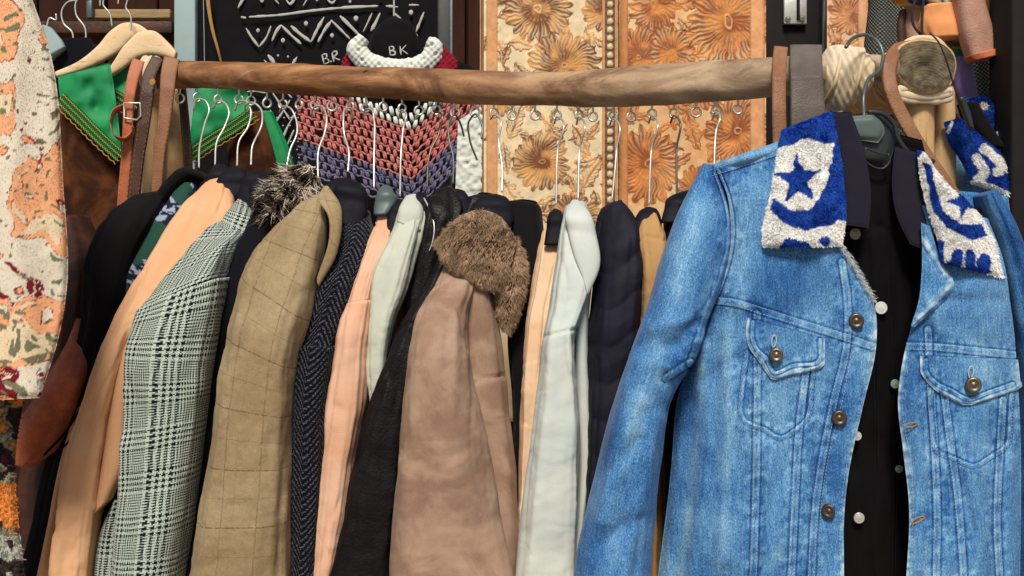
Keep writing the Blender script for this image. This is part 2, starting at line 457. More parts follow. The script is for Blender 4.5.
def m_rail():
    M = Mat('weathered_log_wood'); p = M.pos(); x, y, z = M.xyz(p)
    w = M.vec(x*1.1, y*7., z*7.)
    n1 = M.noise(w, 2.6, 5, .6, .7); n2 = M.noise(w, 15., 4, .7, .3); big = M.noise(M.vec(x*2., y*5., z*5.), 2.2, 5, .65, 1.2); sp = M.noise(p, 240., 3)
    t = (x+n1*.25)      # bark brown at the left end, bleached grey towards the right
    base = M.mix(n1.rng(.35, .62), c(116, 76, 48), c(178, 130, 88))
    pale = M.mix(n1.rng(.3, .7), c(168, 150, 124), c(198, 190, 168))
    base = M.mix(t.rng(-.25, .95, 0., .9), base, pale)
    base = M.mix(big.rng(.52, .66)*.7, base, c(96, 62, 42)); base = M.mix(big.rng(.33, .46, 1., 0.)*.55, base, c(190, 170, 142))
    base = M.mix(n2.rng(.26, .37, 1., 0.)*.5, base, c(60, 42, 32)); base = M.scale(base, sp*.3+n2*.25+.72)
    return M.done(base, .72, n2*.6+n1*1.2+sp*.15, .45, .003, spec=.25)
def m_endgrain():
    M = Mat('log_end_grain'); p = M.pos(); x, y, z = M.xyz(p)
    r = (x*x+z*z).pw(.5)+M.noise(p, 40., 3)*.006
    ring = (r*1500.).sin(); n = M.noise(p, 130., 4, .7); big = M.noise(p, 30., 3)
    base = M.mix(big.rng(.35, .65), c(84, 76, 62), c(128, 116, 94)); base = M.scale(base, ring*.035+n*1.1+.3)
    return M.done(base, .95, ring*.1+n*1.5, .6, .002, spec=.1)

MAT = dict(
    denim=m_denim('washed_denim'), glen=m_glen(), tweed=m_tweed(), herring=m_herring(), rail=m_rail(), endgrain=m_endgrain(),
    pole=m_wood('peeled_pole_wood', (196, 160, 112), (216, 184, 140), (168, 126, 82), axis=2),
    hangwood=m_wood('varnished_hanger_wood', (224, 194, 152), (234, 208, 170), (214, 178, 134), axis=0, bs=.15),
    slat=m_wood('pale_slat_wood', (150, 124, 90), (170, 146, 110), (120, 96, 68), axis=0),
    darkwood=m_wood('dark_board_wood', (46, 26, 20), (62, 34, 24), (34, 20, 16), axis=2),
    bluepaint=plain('pale_blue_paint', (150, 172, 174), .6, sc=30., var=.12),
    peach=fabric('peach_linen', (226, 178, 138), .12, rgb2=(216, 164, 122)),
    blush=fabric('blush_cotton', (226, 184, 158), .12, rgb2=(214, 164, 134)),
    cream=fabric('cream_cotton', (232, 200, 168), .12, rgb2=(222, 184, 148)),
    rust_lin=fabric('rust_lining', (176, 112, 66), .2),
    sage=fabric('sage_twill', (202, 206, 192), .12, rgb2=(188, 195, 182)),
    pale=fabric('bleached_denim', (208, 214, 207), .12, rgb2=(192, 202, 199)),
    black=fabric('black_wool', (16, 14, 17), .3),
    navyblack=fabric('navy_black_wool', (14, 15, 25), .3),
    shirt=fabric('black_cotton', (19, 17, 20), .3, weave=1000., sheen=0., spec=.06),
    collar=fabric('charcoal_collar_cotton', (32, 31, 44), .3, sheen=.1), puffer=fabric('navy_nylon', (20, 20, 36), .2, rough=.7, wb=.2, sheen=0., spec=.25),
    tan=fabric('camel_wool', (180, 142, 96), .15),
    leatherblk=leather('black_leather', (16, 14, 17), (25, 22, 25), .5, sc=260., spec=.18),
    leatherbrn=leather('dark_brown_leather', (52, 30, 22), (84, 48, 32), .55),
    leatherrust=leather('rust_leather', (206, 114, 76), (160, 84, 56), .5),
    leatherdk=leather('dark_strap_leather', (66, 44, 36), (82, 56, 44), .5),
    leathertan=leather('tan_strap_leather', (134, 92, 66), (152, 108, 78), .55),
    leatherorg=leather('orange_brown_leather', (168, 92, 60), (184, 108, 74), .5),
    leathergrey=leather('grey_strap_leather', (86, 78, 74), (104, 96, 90), .6),
    leatherpink=leather('dusty_pink_leather', (168, 126, 110), (188, 148, 130), .55),
    suede=suede('tan_suede', (144, 116, 98), (172, 145, 125)),
    suedebrn=suede('brown_suede', (52, 31, 21), (96, 57, 33)),
    fur=vcol('brown_fur', .95, 500., .2, .1, spec=.1, sheen=.0),
    vc=vcol('dyed_cloth', .92, 900., .3),
    vcs=vcol('gilded_brocade', .6, 900., .35, .5, spec=.45),
    plush=vcol('painted_plush', .95, 700., .10, .2, spec=.08),
    mud=fabric('black_mudcloth', (20, 18, 22), .3, weave=700.),
    paint=plain('white_paint', (182, 180, 176), .9, spec=.1, sc=300., var=.25),
    metal=plain('galvanised_steel', (214, 214, 206), .35, metal=.6, sc=160.),
    darkmetal=plain('dark_grey_wire', (98, 108, 108), .4, metal=.5),
    brass=plain('antique_brass', (122, 112, 96), .4, metal=.9, sc=300., bs=.3, var=.25),
    copper=plain('blackened_copper', (100, 86, 78), .4, metal=.85, sc=300., bs=.3, var=.25),
    plastic=plain('black_plastic', (40, 46, 48), .42, spec=.4),
    plasticgrey=plain('grey_plastic', (84, 98, 98), .45, spec=.35),
    plasticblue=plain('blue_black_plastic', (17, 17, 27), .7, spec=.2),
    thread=plain('pale_thread', (168, 188, 204), .9, spec=.1),
    twine=fabric('cotton_wrap', (232, 216, 190), .2, rgb2=(214, 194, 162), wb=.5),
    pinkyarn=fabric('pink_yarn', (216, 134, 126), .3, wb=.8, rgb2=(200, 112, 108), weave=500.), navyyarn=fabric('slate_blue_yarn', (94, 98, 128), .3, rgb2=(118, 108, 138), wb=.5),
    whiteyarn=fabric('white_yarn', (222, 226, 218), .15, wb=.5), redyarn=fabric('maroon_yarn', (136, 30, 48), .3, wb=.5),
    green=fabric('emerald_satin', (14, 128, 72), .2, rough=.55, rgb2=(22, 148, 88), sheen=0., spec=.35),
    greendk=fabric('dark_green_braid', (18, 92, 52), .25), yellow=fabric('yellow_thread', (206, 198, 88), .2), gold=fabric('gold_braid', (172, 132, 76), .3, wb=.5),
    purple=fabric('lilac_knit', (136, 118, 170), .3, wb=.6), greyknit=None, orange=fabric('peach_pouch_cloth', (232, 158, 104), .15),
    ground=plain('packed_earth', (150, 132, 110), .95, sc=12., var=.2), blackpaint=plain('black_paint', (20, 15, 16), .7, spec=.2, sc=20., var=.2),
    print_=vcol('printed_cotton', .9, 900., .15), cord=plain('black_cord', (42, 38, 36), .8), pearl=plain('pearl_snap', (206, 208, 204), .3, spec=.6), greensnap=plain('green_snap', (122, 158, 138), .3, spec=.6),
)
def m_knit():
    M = Mat('grey_rib_knit'); u, v = M.uv(); a = (u*900.).sin(); b = (v*900.).sin(); n = M.noise(M.pos(), 200., 3)
    base = M.mix((a*b).rng(-.3, .5), c(56, 60, 58), c(122, 126, 118)); base = M.scale(base, n*.6+.7)
    return M.done(base, .95, a*b+n, .6, .003, spec=.1)
MAT['greyknit'] = m_knit()

# ================================================================== camera, sky, light
SC.render.engine = 'CYCLES'
cam = bpy.data.objects.new('camera', bpy.data.cameras.new('camera')); COL.objects.link(cam); SC.camera = cam
cam.location = (0, 0, ZC); cam.rotation_euler = (math.pi/2, 0, 0)
cam.data.sensor_width = 36; cam.data.lens = 36*F/1024; cam.data.clip_start = .02; cam.data.clip_end = 300
W = bpy.data.worlds.new('World'); SC.world = W; W.use_nodes = True
EL, AZ = math.radians(50), math.radians(184)      # sun high behind the viewer
sky = W.node_tree.nodes.new('ShaderNodeTexSky'); sky.sky_type = 'NISHITA'; sky.sun_disc = False
sky.sun_elevation = EL; sky.sun_rotation = AZ
bg = W.node_tree.nodes['Background']; bg.inputs[1].default_value = .066
W.node_tree.links.new(sky.outputs[0], bg.inputs[0])
sun = bpy.data.objects.new('sun', bpy.data.lights.new('sun', 'SUN')); COL.objects.link(sun)
sun.data.energy = 3.8; sun.data.angle = math.radians(15); sun.data.color = (1, .91, .77)
from mathutils import Vector
sd = Vector((math.sin(AZ)*math.cos(EL), math.cos(AZ)*math.cos(EL), math.sin(EL)))
sun.rotation_euler = sd.to_track_quat('Z', 'Y').to_euler(); sun.location = (-1, -2, 4)
vs = SC.view_settings; vs.view_transform = 'Standard'; vs.look = 'None'; vs.exposure = EXPO; vs.gamma = 1; vs.use_curve_mapping = False

# ------------------------------------------------------------------ setting
g = Geo(); q = np.linspace(-1, 1, 61); xx, yy = np.meshgrid(np.sign(q)*np.abs(q)**2.5*60, np.sign(q)*np.abs(q)**2.5*60)
zz = .012*fbm(xx*1.5, yy*1.5, 0, 3); g.add(np.stack([xx, yy, zz], -1), [gridfaces(61, 61)], np.stack([xx, yy], -1))
o = g.build('ground', MAT['ground']); o['kind'] = 'structure'
# dark boarded back of the stall
t = thing('stall_wall', 'dark brown board wall closing the back of the stall behind the hanging clothes', 'wall', (0, 2.75, 0))
g = Geo(); r = np.random.default_rng(3); x = -2.6
while x < 2.6:
    w = r.uniform(.13, .19); block(g, (x, 2.75+r.uniform(0, .008), -.05), (x+w-.006, 2.80, 3.0), .004); x += w
g.build('boards', MAT['darkwood'], t)
g = Geo(); block(g, (-2.6, 2.81, .5), (2.6, 2.86, .6)); block(g, (-2.6, 2.81, 2.3), (2.6, 2.86, 2.4)); g.build('battens', MAT['darkwood'], t)
g = Geo(); block(g, (-2.6, 2.802, -.05), (2.6, 2.808, 3.0), .001); g.build('backing', MAT['darkwood'], t)

# ------------------------------------------------------------------ the log rail
RX = lambda px: 2.0-(np.asarray(px, float)-180)/600*.33      # distance of the rail along the picture
top = [(158, 62), (180, 61), (220, 62), (300, 64), (400, 68), (480, 71), (560, 71), (600, 69), (640, 66), (700, 62), (770, 57), (830, 55), (895, 54)]
bot = [(158, 88), (180, 88), (220, 89), (300, 95), (400, 99), (480, 104), (560, 106), (600, 107), (640, 106), (700, 102), (770, 97), (830, 91), (895, 82)]
YR = [float(RX(a[0])) for a in top]; HD = [(b[1]-a[1])/2*y/F for a, b, y in zip(top, bot, YR)]
t = thing('log_rail', 'long weathered log rail, brown at left and bleached grey at right', 'rail', P(520, 88, 1.83))
g = Geo(); loft(g, top, bot, YR, HD, n=56, step=1.6, p=1., wr=.003, wf=16., seed=2, fold=.003, fk=1.3, fl=14.)
rail = g.build('log', MAT['rail'], t)
for kx, ky, kr in ((289, 77, 3.2), (555, 80, 2.6), (367, 73, 2.2), (640, 88, 2.4)):      # knots standing proud of the bark
    g = Geo(); a = np.linspace(0, 2*np.pi, 14, endpoint=False); y = float(RX(kx))-.024
    wire(g, [(kx+kr*1.5*math.cos(q), ky+kr*.8*math.sin(q), y+.003) for q in a], y, .0016, n=6, closed=True)
    g.build('knot', MAT['darkwood'], rail)
# ------------------------------------------------------------------ screw eyes
EY = [180, 197, 218, 239, 251, 267, 283, 299, 315, 332, 350, 366, 383, 402, 419, 436, 455, 475, 494, 512, 535, 557, 579, 593, 613, 631, 652, 674, 696, 716, 738]
ORD = ['first', 'second', 'third', 'fourth', 'fifth', 'sixth', 'seventh', 'eighth', 'ninth', 'tenth', 'eleventh', 'twelfth', 'thirteenth', 'fourteenth', 'fifteenth', 'sixteenth']
def side(i, n):
    return (ORD[i]+' from the left') if i < 16 else (ORD[n-1-i]+' from the right' if n-1-i else 'last at the right')
eyeY = {}
bx = np.array([b[0] for b in bot], float); by = np.array([b[1] for b in bot], float)
for i, ex in enumerate(EY):
    y = float(RX(ex)); eb = float(np.interp(ex, bx, by)); s = y/F
    rr = rng.uniform(.95, 1.1)
    cy = eb+9.5+rng.uniform(-1, 1.2); rad = 4.3*rr; tw = rng.uniform(-.7, .7)
    eyeY[ex] = (y, cy+rad)
    g = Geo(); a = np.linspace(np.pi*.5+.25, np.pi*2.5-.35, 20)
    ring = [(ex+rad*math.cos(q)*math.cos(tw), cy-rad*math.sin(q), y+rad*s*math.cos(q)*math.sin(tw)) for q in a]
    wire(g, [(ex, eb-6, y), (ex, eb, y), (ex, cy-rad-.6, y)]+ring[1:], y, .0019, n=8)
    o = g.build('screw_eye', MAT['metal'])
    tag(o, 'small galvanised screw eye under the log rail, '+side(i, len(EY)), 'screw eye', 'screw eyes along the log rail')

# ------------------------------------------------------------------ hangers
def hanger(ex, pts, Yn, label, mat='plasticblue', bar=None, r=.0017, hm='metal'):
    """wire hook from its screw eye (or the rail) down to a shaped shoulder bar running towards the street"""
    y0, ey = eyeY.get(ex, (float(RX(ex)), 100.))
    x1, y1 = pts[-1]
    t = thing('clothes_hanger', label, 'hanger', P(x1, y1, Yn), 'hangers hooked into the screw eyes')
    k0 = min(range(len(pts)), key=lambda i: pts[i][1]); dx_, dy_ = ex-pts[k0][0], (ey-2.6)-pts[k0][1]      # the bend sits in its ring
    pts = [(a+dx_*max(0, 1-max(0, b-pts[k0][1])/45), b+dy_*max(0, 1-max(0, b-pts[k0][1])/45)) for a, b in pts]
    g = Geo(); n = len(pts)
    full = [(q[0], q[1], y0+(Yn-y0)*k/(n-1)) for k, q in enumerate(pts)]
    wire(g, full, y0, r, k=n*8); g.build('hook', MAT[hm], t)
    if bar:
        bl, br_ = np.array(bar[0], float), np.array(bar[1], float)
        md = (bl[0]+br_[0])/2; bl = np.r_[[md+(bl[0]-md)*.25-[0, 5]], [md+(bl[0]-md)*.75-[0, 3]], bl]; br_ = np.r_[[md+(br_[0]-md)*.25-[0, 5]], [md+(br_[0]-md)*.75-[0, 3]], br_]
        bl[:, 1] += 9; br_[:, 1] += 9
        g = Geo(); loft(g, bl, br_, np.linspace(Yn+.01, Yn-.03, len(bl)), np.r_[.005, .010, np.full(len(bl)-2, .012)], n=28, wr=.002, wf=40, p=.8)
        g.build('shoulder_bar', MAT[mat], t)
    return t
def hk(ex, x1, y1, bulge=6, k=None):
    """usual hook: over the ring, a round bend to one side, then straight down"""
    y0, ey = eyeY[ex]
    h = y1-ey
    return [(ex-bulge*.7, ey+6), (ex-bulge*.75, ey-1), (ex, ey-3.5), (ex+bulge*.8, ey+2), (ex+bulge*.9, ey+h*.25), (ex*.7+x1*.3+bulge*.3, ey+h*.5), (x1, ey+h*.72), (x1, y1)]

# ------------------------------------------------------------------ garments on the rail
def body_behind(t, mat, L, R, Y, dy=.2, hd=.16, name='body'):
    L = np.array(L, float); R = np.array(R, float); Cc = (L+R)/2
    k = len(L); Y = np.broadcast_to(Y, (k,))
    sh = .62
    g = Geo(); loft(g, Cc+(L-Cc)*sh+[4, 0], Cc+(R-Cc)*sh+[4, 0], Y+dy, np.linspace(hd*.35, hd, k), n=28, step=5, wr=.012, wf=9., seed=int(L[0, 0]))
    return g.build(name, mat, t)
def garment(label, cat, mat, L, R, Y, hd, name='jacket', seed=0, wr=.006, fold=.006, part='sleeve', body=True, wf=13., fk=2.2, n=84, disp=None, p=.64, bodyname='body', split=None):
    t = thing(name, label, cat, P((L[0][0]+R[0][0])/2, L[0][1], np.broadcast_to(Y, (len(L),))[0]), 'clothes hanging side by side on the log rail')
    d0 = disp; seg = math.atan2(R[-1][0]+L[-1][0]-R[0][0]-L[0][0], R[-1][1]+L[-1][1]-R[0][1]-L[0][1]); ca, sa = math.cos(seg), math.sin(seg)
    def disp(px, py):       # drape: long soft folds along the cloth and short drag wrinkles
        a = px*ca-py*sa; b = px*sa+py*ca
        w = .0026*fbm(a*.075, b*.010, 0, seed+91, 3)+.0014*fbm(a*.05+b*.03, b*.055, 0, seed+93, 3)
        w = w-.014*np.maximum(0, .16-np.abs(fbm(a*.045, b*.007, 0, seed+95, 2)))-.006*np.maximum(0, .12-np.abs(fbm(a*.04-b*.02, b*.03, 0, seed+97, 2)))
        return w+(d0(px, py) if d0 else 0)
    g = Geo(); loft(g, L, R, Y, hd, n=n, step=2., wr=wr, wf=wf, seed=seed, fold=fold, fk=fk, disp=disp, p=p, dome=5) if split is None else None
    if split:
        k = len(L); Y = np.broadcast_to(Y, (k,)); hd = np.broadcast_to(hd, (k,)); i = split
        loft(g, L[:i+1], R[:i+1], Y[:i+1], hd[:i+1], n=n, step=2., wr=wr, wf=wf, seed=seed, fold=fold, fk=fk, disp=disp, p=p, dome=5); g.build('shoulder', MAT[mat], t)
        g = Geo(); L2 = np.array(L[i:], float); R2 = np.array(R[i:], float); L2[0] -= [.8, 1]; R2[0] += [.8, -1]
        loft(g, L2, R2, Y[i:]-.0025, hd[i:]+.0015, n=n, step=2., wr=wr, wf=wf, seed=seed+1, fold=fold, fk=fk, disp=disp, p=p, dome=2, uo=(.023, .011))
    g.build(part, MAT[mat], t)
    if body: body_behind(t, MAT[mat], L, R, Y, name=bodyname)
    return t
YY = lambda a, b, n: np.r_[a, a*.55+b*.45, np.full(n-2, b)] if n > 2 else np.array([a, b])
def ridge(pts, w, a, off=0.):
    return lambda px, py: a*np.exp(-((pdist(px, py, pts)[0]-off)/w)**2)
def addd(*fs): return lambda px, py: sum(f(px, py) for f in fs)
def crease(px, py, pts, w=2.0, a=.0035):
    return -a*np.exp(-(pdist(px, py, pts)[0]/w)**2)
def stitch(g, pts, Yf, gap=3.4, dash=2.3, r=.0003, off=0., col=None):
    """a row of little raised stitches following a seam"""
    s = np.array(smooth(pts, 200)) if len(pts) > 2 else np.linspace(pts[0], pts[1], 200)
    d = np.r_[0, np.cumsum(np.linalg.norm(np.diff(s, axis=0), axis=1))]
    tn = np.gradient(s, axis=0); tn /= np.maximum(np.linalg.norm(tn, axis=1, keepdims=True), 1e-9); s = s+np.c_[-tn[:, 1], tn[:, 0]]*off
    a = 0.
    while a+dash < d[-1]:
        q = np.linspace(a, a+dash, 3)
        X = np.interp(q, d, s[:, 0]); Z = np.interp(q, d, s[:, 1])
        y = Yf(X, Z); tube(g, P(X, Z, y+np.array([.0004, -.0004, .0004])), r, 5)
        a += gap

# --- patterned shirt and black coat at the left end
t = garment('plain black wool coat hanging at the left end between brown leather and peach linen', 'coat', 'black',
    [(140, 196), (112, 214), (94, 250), (86, 310), (76, 390), (50, 470), (26, 580)], [(176, 190), (160, 220), (140, 260), (128, 320), (112, 400), (88, 480), (76, 580)],
    [1.96, 1.89, 1.86, 1.85, 1.85, 1.85, 1.85], .05, name='coat', seed=3)
g = Geo(); loft(g, [(150, 205), (166, 183), (186, 168), (203, 172)], [(163, 212), (178, 195), (196, 180), (210, 184)], 1.93, .03, seed=3); g.build('collar', MAT['black'], t)
def colshirt(px, py):
    n = vn(px*.22, py*.22, 0, 5)+.6*vn(px*.5, py*.5, 0, 9)
    b = np.where((n > .12)[..., None], c3(150, 164, 186), c3(24, 28, 52))
    for cx, cy, r in ((160, 234, 13), (146, 248, 13), (128, 252, 12), (116, 282, 10), (108, 304, 9), (182, 198, 9), (184, 186, 7)):
        w = ((px-cx)*.8+(py-cy)*.6)**2/(r*1.5)**2+((px-cx)*.6-(py-cy)*.8)**2/(r*.8)**2 < 1
        b = np.where(w[..., None], c3(34, 72, 62), b)
    return b
t = thing('shirt', 'navy and white printed shirt with green spots tucked behind the peach blazer', 'shirt', P(185, 190, 1.9), 'clothes hanging side by side on the log rail')
g = Geo(); loft(g, [(182, 184), (156, 220), (128, 256), (108, 288), (99, 318), (92, 370), (70, 440), (56, 500), (60, 580)], [(202, 184), (186, 222), (166, 262), (146, 300), (132, 340), (112, 380), (92, 440), (72, 500), (72, 580)], [1.94, 1.89, 1.865, 1.855, 1.855, 1.855, 1.85, 1.84, 1.84], .03, seed=8, fold=.006, step=1.4, n=70, col=colshirt)
g.build('sleeve', MAT['print_'], t); body_behind(t, MAT['navyblack'], [(178, 190), (120, 300), (90, 580)], [(205, 190), (160, 300), (130, 580)], 1.82)

# --- peach blazer
t = garment('peach linen blazer with a long smooth lapel, left of the glen plaid one', 'blazer', 'peach',
    [(213, 178), (190, 202), (160, 248), (128, 300), (103, 360), (82, 420), (66, 480), (52, 584)], [(229, 172), (234, 200), (226, 240), (190, 290), (140, 335), (118, 400), (104, 480), (91, 584)],
    [1.92, 1.86, 1.79, 1.75, 1.73, 1.725, 1.72, 1.72], [.02, .03, .035, .04, .04, .04, .04, .04], name='blazer', seed=5, wr=.004, fold=.005,
    disp=addd(ridge([(196, 205), (160, 265), (132, 325), (112, 400), (98, 500)], 5., .004, 7.), ridge([(222, 205), (180, 275), (150, 310)], 3., -.004)))
g = Geo(); loft(g, [(134, 318), (122, 360), (112, 410), (103, 460), (94, 515)], [(152, 322), (138, 360), (130, 410), (126, 462), (112, 498)], 1.715, .02, seed=2, wr=.003); g.build('front_flap', MAT['peach'], t)

# --- glen plaid blazer
t = garment('grey green glen plaid blazer with a turned up collar', 'blazer', 'glen',
    [(232, 210), (212, 228), (176, 268), (142, 311), (131, 345), (128, 420), (123, 500), (119, 584)], [(247, 206), (248, 228), (238, 246), (227, 276), (213, 345), (205, 410), (196, 490), (182, 584)],
    [1.87, 1.80, 1.745, 1.715, 1.70, 1.70, 1.70, 1.70], [.02, .035, .05, .06, .065, .065, .065, .065], name='blazer', seed=7, wr=.005, fold=.006, p=.66, split=3)
g = Geo(); loft(g, [(242, 195), (232, 206), (223, 219), (224, 234)], [(248, 200), (252, 212), (248, 230), (235, 252)], [1.86, 1.81, 1.775, 1.755], .012, wr=.001, uo=(.02, .01)); g.build('collar', MAT['glen'], t)
g = Geo(); loft(g, [(116, 500), (104, 525), (98, 550), (95, 584)], [(126, 492), (126, 525), (124, 550), (122, 584)], 1.735, .02, uo=(.03, .02)); g.build('cuff', MAT['glen'], t)
g = Geo(); loft(g, [(100, 520), (96, 540), (93, 584)], [(121, 492), (110, 540), (104, 584)], 1.752, .012); g.build('lining', MAT['black'], t)

# --- black fur trimmed coat
t = garment('black wool coat with a brindled grey fur trim at its neck', 'coat', 'navyblack',
    [(268, 190), (246, 230), (224, 280), (208, 340), (192, 450), (172, 584)], [(304, 196), (284, 240), (262, 290), (240, 340), (222, 460), (214, 584)],
    [1.84, 1.80, 1.77, 1.76, 1.755, 1.755], .05, name='coat', seed=11)
g = Geo(); L_ = [(302, 164), (286, 174), (273, 192), (266, 212)]; R_ = [(318, 170), (312, 186), (296, 202), (274, 222)]
G, N, _ = loft(g, L_, R_, [1.84, 1.82, 1.80, 1.79], .03, n=40, step=1.5)
pos, nn, _ = scatter(G, N, 8000, rng)
ln = fbm(pos[:, 0]*90+pos[:, 2]*40, pos[:, 2]*60, pos[:, 1]*40, 4); ln = ln*1.1+rng.normal(0, .16, len(ln)); base = np.where((ln > .16)[:, None], c3(232, 220, 204), np.where((ln > -.05)[:, None], c3(110, 92, 78), c3(24, 19, 18)))
nn = nn*.45+np.array([-.55, -.3, -.15])
fur(g, pos, nn+np.stack([vn(pos[:, 0]*90, pos[:, 2]*90, 0, 3), 0*ln, vn(pos[:, 0]*90, pos[:, 2]*90, 0, 4)], -1)*.8, .029, .0007, base*rng.uniform(.7, 1.2, (len(pos), 1)), droop=.35, jit=.35)
g.c[0] = np.tile(c3(40, 32, 28), (len(g.v[0]), 1))
g.build('fur_trim', MAT['fur'], t)
hanger(251, [(246, 121), (247, 113), (252, 111), (262, 117), (263, 126), (252, 150), (251, 165)], 1.86, 'hanger with a long silver hook beside the green fringe, carrying the plaid blazer',
    bar=([(246, 165), (240, 178), (236, 205), (232, 235)], [(276, 168), (280, 182), (268, 210), (250, 240)]))
# --- tan windowpane tweed
TW_L = [(312, 196), (290, 213), (264, 238), (247, 264), (236, 310), (222, 380), (208, 480), (193, 584)]; TW_R = [(324, 193), (325, 222), (322, 262), (314, 308), (302, 350), (297, 400), (295, 480), (293, 584)]
t = garment('tan windowpane tweed blazer with a folded notch lapel', 'blazer', 'tweed', TW_L, TW_R,
    [1.82, 1.765, 1.72, 1.69, 1.675, 1.67, 1.67, 1.67], [.02, .035, .05, .06, .07, .07, .07, .07], name='blazer', seed=13, wr=.006, fold=.006, p=.66)
g = Geo(); loft(g, [(324, 187), (318, 198), (328, 216), (329, 238), (317, 278)], [(328, 186), (339, 202), (342, 222), (338, 250), (319, 287)], [1.79, 1.745, 1.715, 1.70, 1.69], [.01, .012, .010, .008, .006], wr=.0015, uo=(.02, 0)); g.build('lapel', MAT['tweed'], t)
# --- herringbone
t = garment('navy herringbone wool coat flecked with grey, right of the tan tweed', 'coat', 'herring',
    [(352, 212), (340, 235), (324, 270), (311, 305), (300, 345), (295, 390), (294, 470), (292, 584)], [(368, 210), (373, 235), (366, 268), (352, 310), (338, 345), (332, 390), (328, 470), (322, 584)],
    [1.82, 1.775, 1.74, 1.725, 1.715, 1.71, 1.71, 1.71], [.02, .03, .04, .045, .05, .05, .05, .05], name='coat', seed=17, split=4)
# --- blush blouse
t = garment('blush cotton blouse with a slim gathered sleeve beside the navy herringbone coat', 'blouse', 'blush',
    [(380, 212), (371, 236), (358, 275), (348, 303), (338, 333), (330, 380), (324, 450), (316, 584)], [(392, 208), (394, 234), (380, 266), (373, 300), (370, 340), (367, 390), (353, 480), (332, 584)],
    [1.80, 1.76, 1.73, 1.715, 1.70, 1.695, 1.69, 1.69], [.015, .02, .03, .035, .04, .04, .04, .04], name='blouse', seed=19, fold=.005, fk=2.6, split=3,
    disp=lambda px, py: crease(px, py, [(372, 224), (382, 228), (394, 238)], 1.6, .003)+.003*np.exp(-(pdist(px, py, [(350, 318), (345, 350), (340, 400)])[0]/5)**2))
# --- sage jacket
t = garment('pale sage twill jacket with a plain stand collar', 'jacket', 'sage',
    [(402, 202), (396, 225), (382, 255), (373, 280), (370, 320), (368, 370), (372, 430), (368, 584)], [(418, 196), (425, 215), (419, 250), (408, 290), (396, 320), (388, 360), (388, 430), (384, 584)],
    [1.79, 1.75, 1.725, 1.715, 1.71, 1.71, 1.71, 1.71], [.02, .03, .035, .035, .04, .04, .04, .04], seed=23, fold=.007)
g = Geo(); loft(g, [(406, 196), (400, 206), (397, 222)], [(416, 194), (423, 208), (422, 232)], [1.775, 1.745, 1.73], [.012, .016, .016], wr=.001); g.build('collar', MAT['sage'], t)
# --- black leather jacket with piping
t = garment('short black leather jacket with pale piping along its collar', 'jacket', 'leatherblk',
    [(432, 192), (424, 212), (418, 250), (410, 290), (404, 360), (400, 584)], [(452, 186), (462, 205), (450, 240), (438, 290), (428, 360), (424, 584)], [1.78, 1.75, 1.735, 1.735, 1.735, 1.735], .03, seed=29, fold=.006)
g = Geo(); wire(g, [(424, 198, 1.738), (430, 210, 1.724), (434, 224, 1.712), (433, 240, 1.706), (429, 252, 1.706)], 1.7, .0012, k=30); g.build('piping', MAT['metal'], t)
g = Geo(); loft(g, [(434, 190), (428, 202), (432, 226), (428, 250)], [(450, 188), (452, 205), (444, 232), (432, 258)], [1.77, 1.735, 1.722, 1.716], .012, wr=.002); g.build('collar', MAT['leatherblk'], t)
# --- dark leather coat sleeve
t = garment('long dark leather coat, its narrow sleeve slanting beside the tan suede coat', 'coat', 'leatherblk',
    [(468, 194), (446, 240), (425, 283), (404, 320), (390, 350), (372, 402), (353, 480), (328, 584)], [(496, 196), (478, 250), (452, 290), (434, 330), (420, 370), (412, 420), (404, 500), (398, 584)],
    [1.76, 1.72, 1.70, 1.69, 1.685, 1.68, 1.68, 1.68], [.02, .025, .03, .035, .04, .04, .04, .04], name='coat', seed=31, fold=.007,
    disp=lambda px, py: crease(px, py, [(398, 330), (408, 322), (420, 326)], 1.5, .003))
# --- suede coat with fur collar
t = garment('tan suede coat with a thick brown fur collar', 'coat', 'suede',
    [(446, 262), (434, 286), (418, 312), (410, 345), (403, 390), (398, 440), (394, 500), (390, 584)], [(470, 258), (474, 285), (468, 310), (468, 345), (474, 390), (485, 440), (498, 510), (514, 584)],
    [1.68, 1.645, 1.625, 1.615, 1.61, 1.61, 1.61, 1.61], [.02, .04, .05, .06, .06, .06, .06, .06], name='coat', seed=37, wr=.006, fold=.006, body=False, p=.68,
    disp=lambda px, py: crease(px, py, [(432, 286), (446, 288), (456, 304), (464, 330), (467, 350)], 1.6, .003))
SB_L = [(462, 258), (458, 290), (456, 340), (456, 380), (456, 440), (458, 584)]; SB_R = [(486, 270), (494, 300), (500, 336), (505, 378), (512, 440), (521, 584)]
g = Geo(); loft(g, SB_L, SB_R, [1.69, 1.675, 1.67, 1.67, 1.67, 1.67], .05, seed=41, fold=.005, disp=lambda px, py: crease(px, py, [(466, 384), (490, 378), (508, 375)], 1.5, .004)+.003*(py > 378))
g.build('front_panel', MAT['suede'], t); body_behind(t, MAT['suede'], SB_L, SB_R, 1.7)
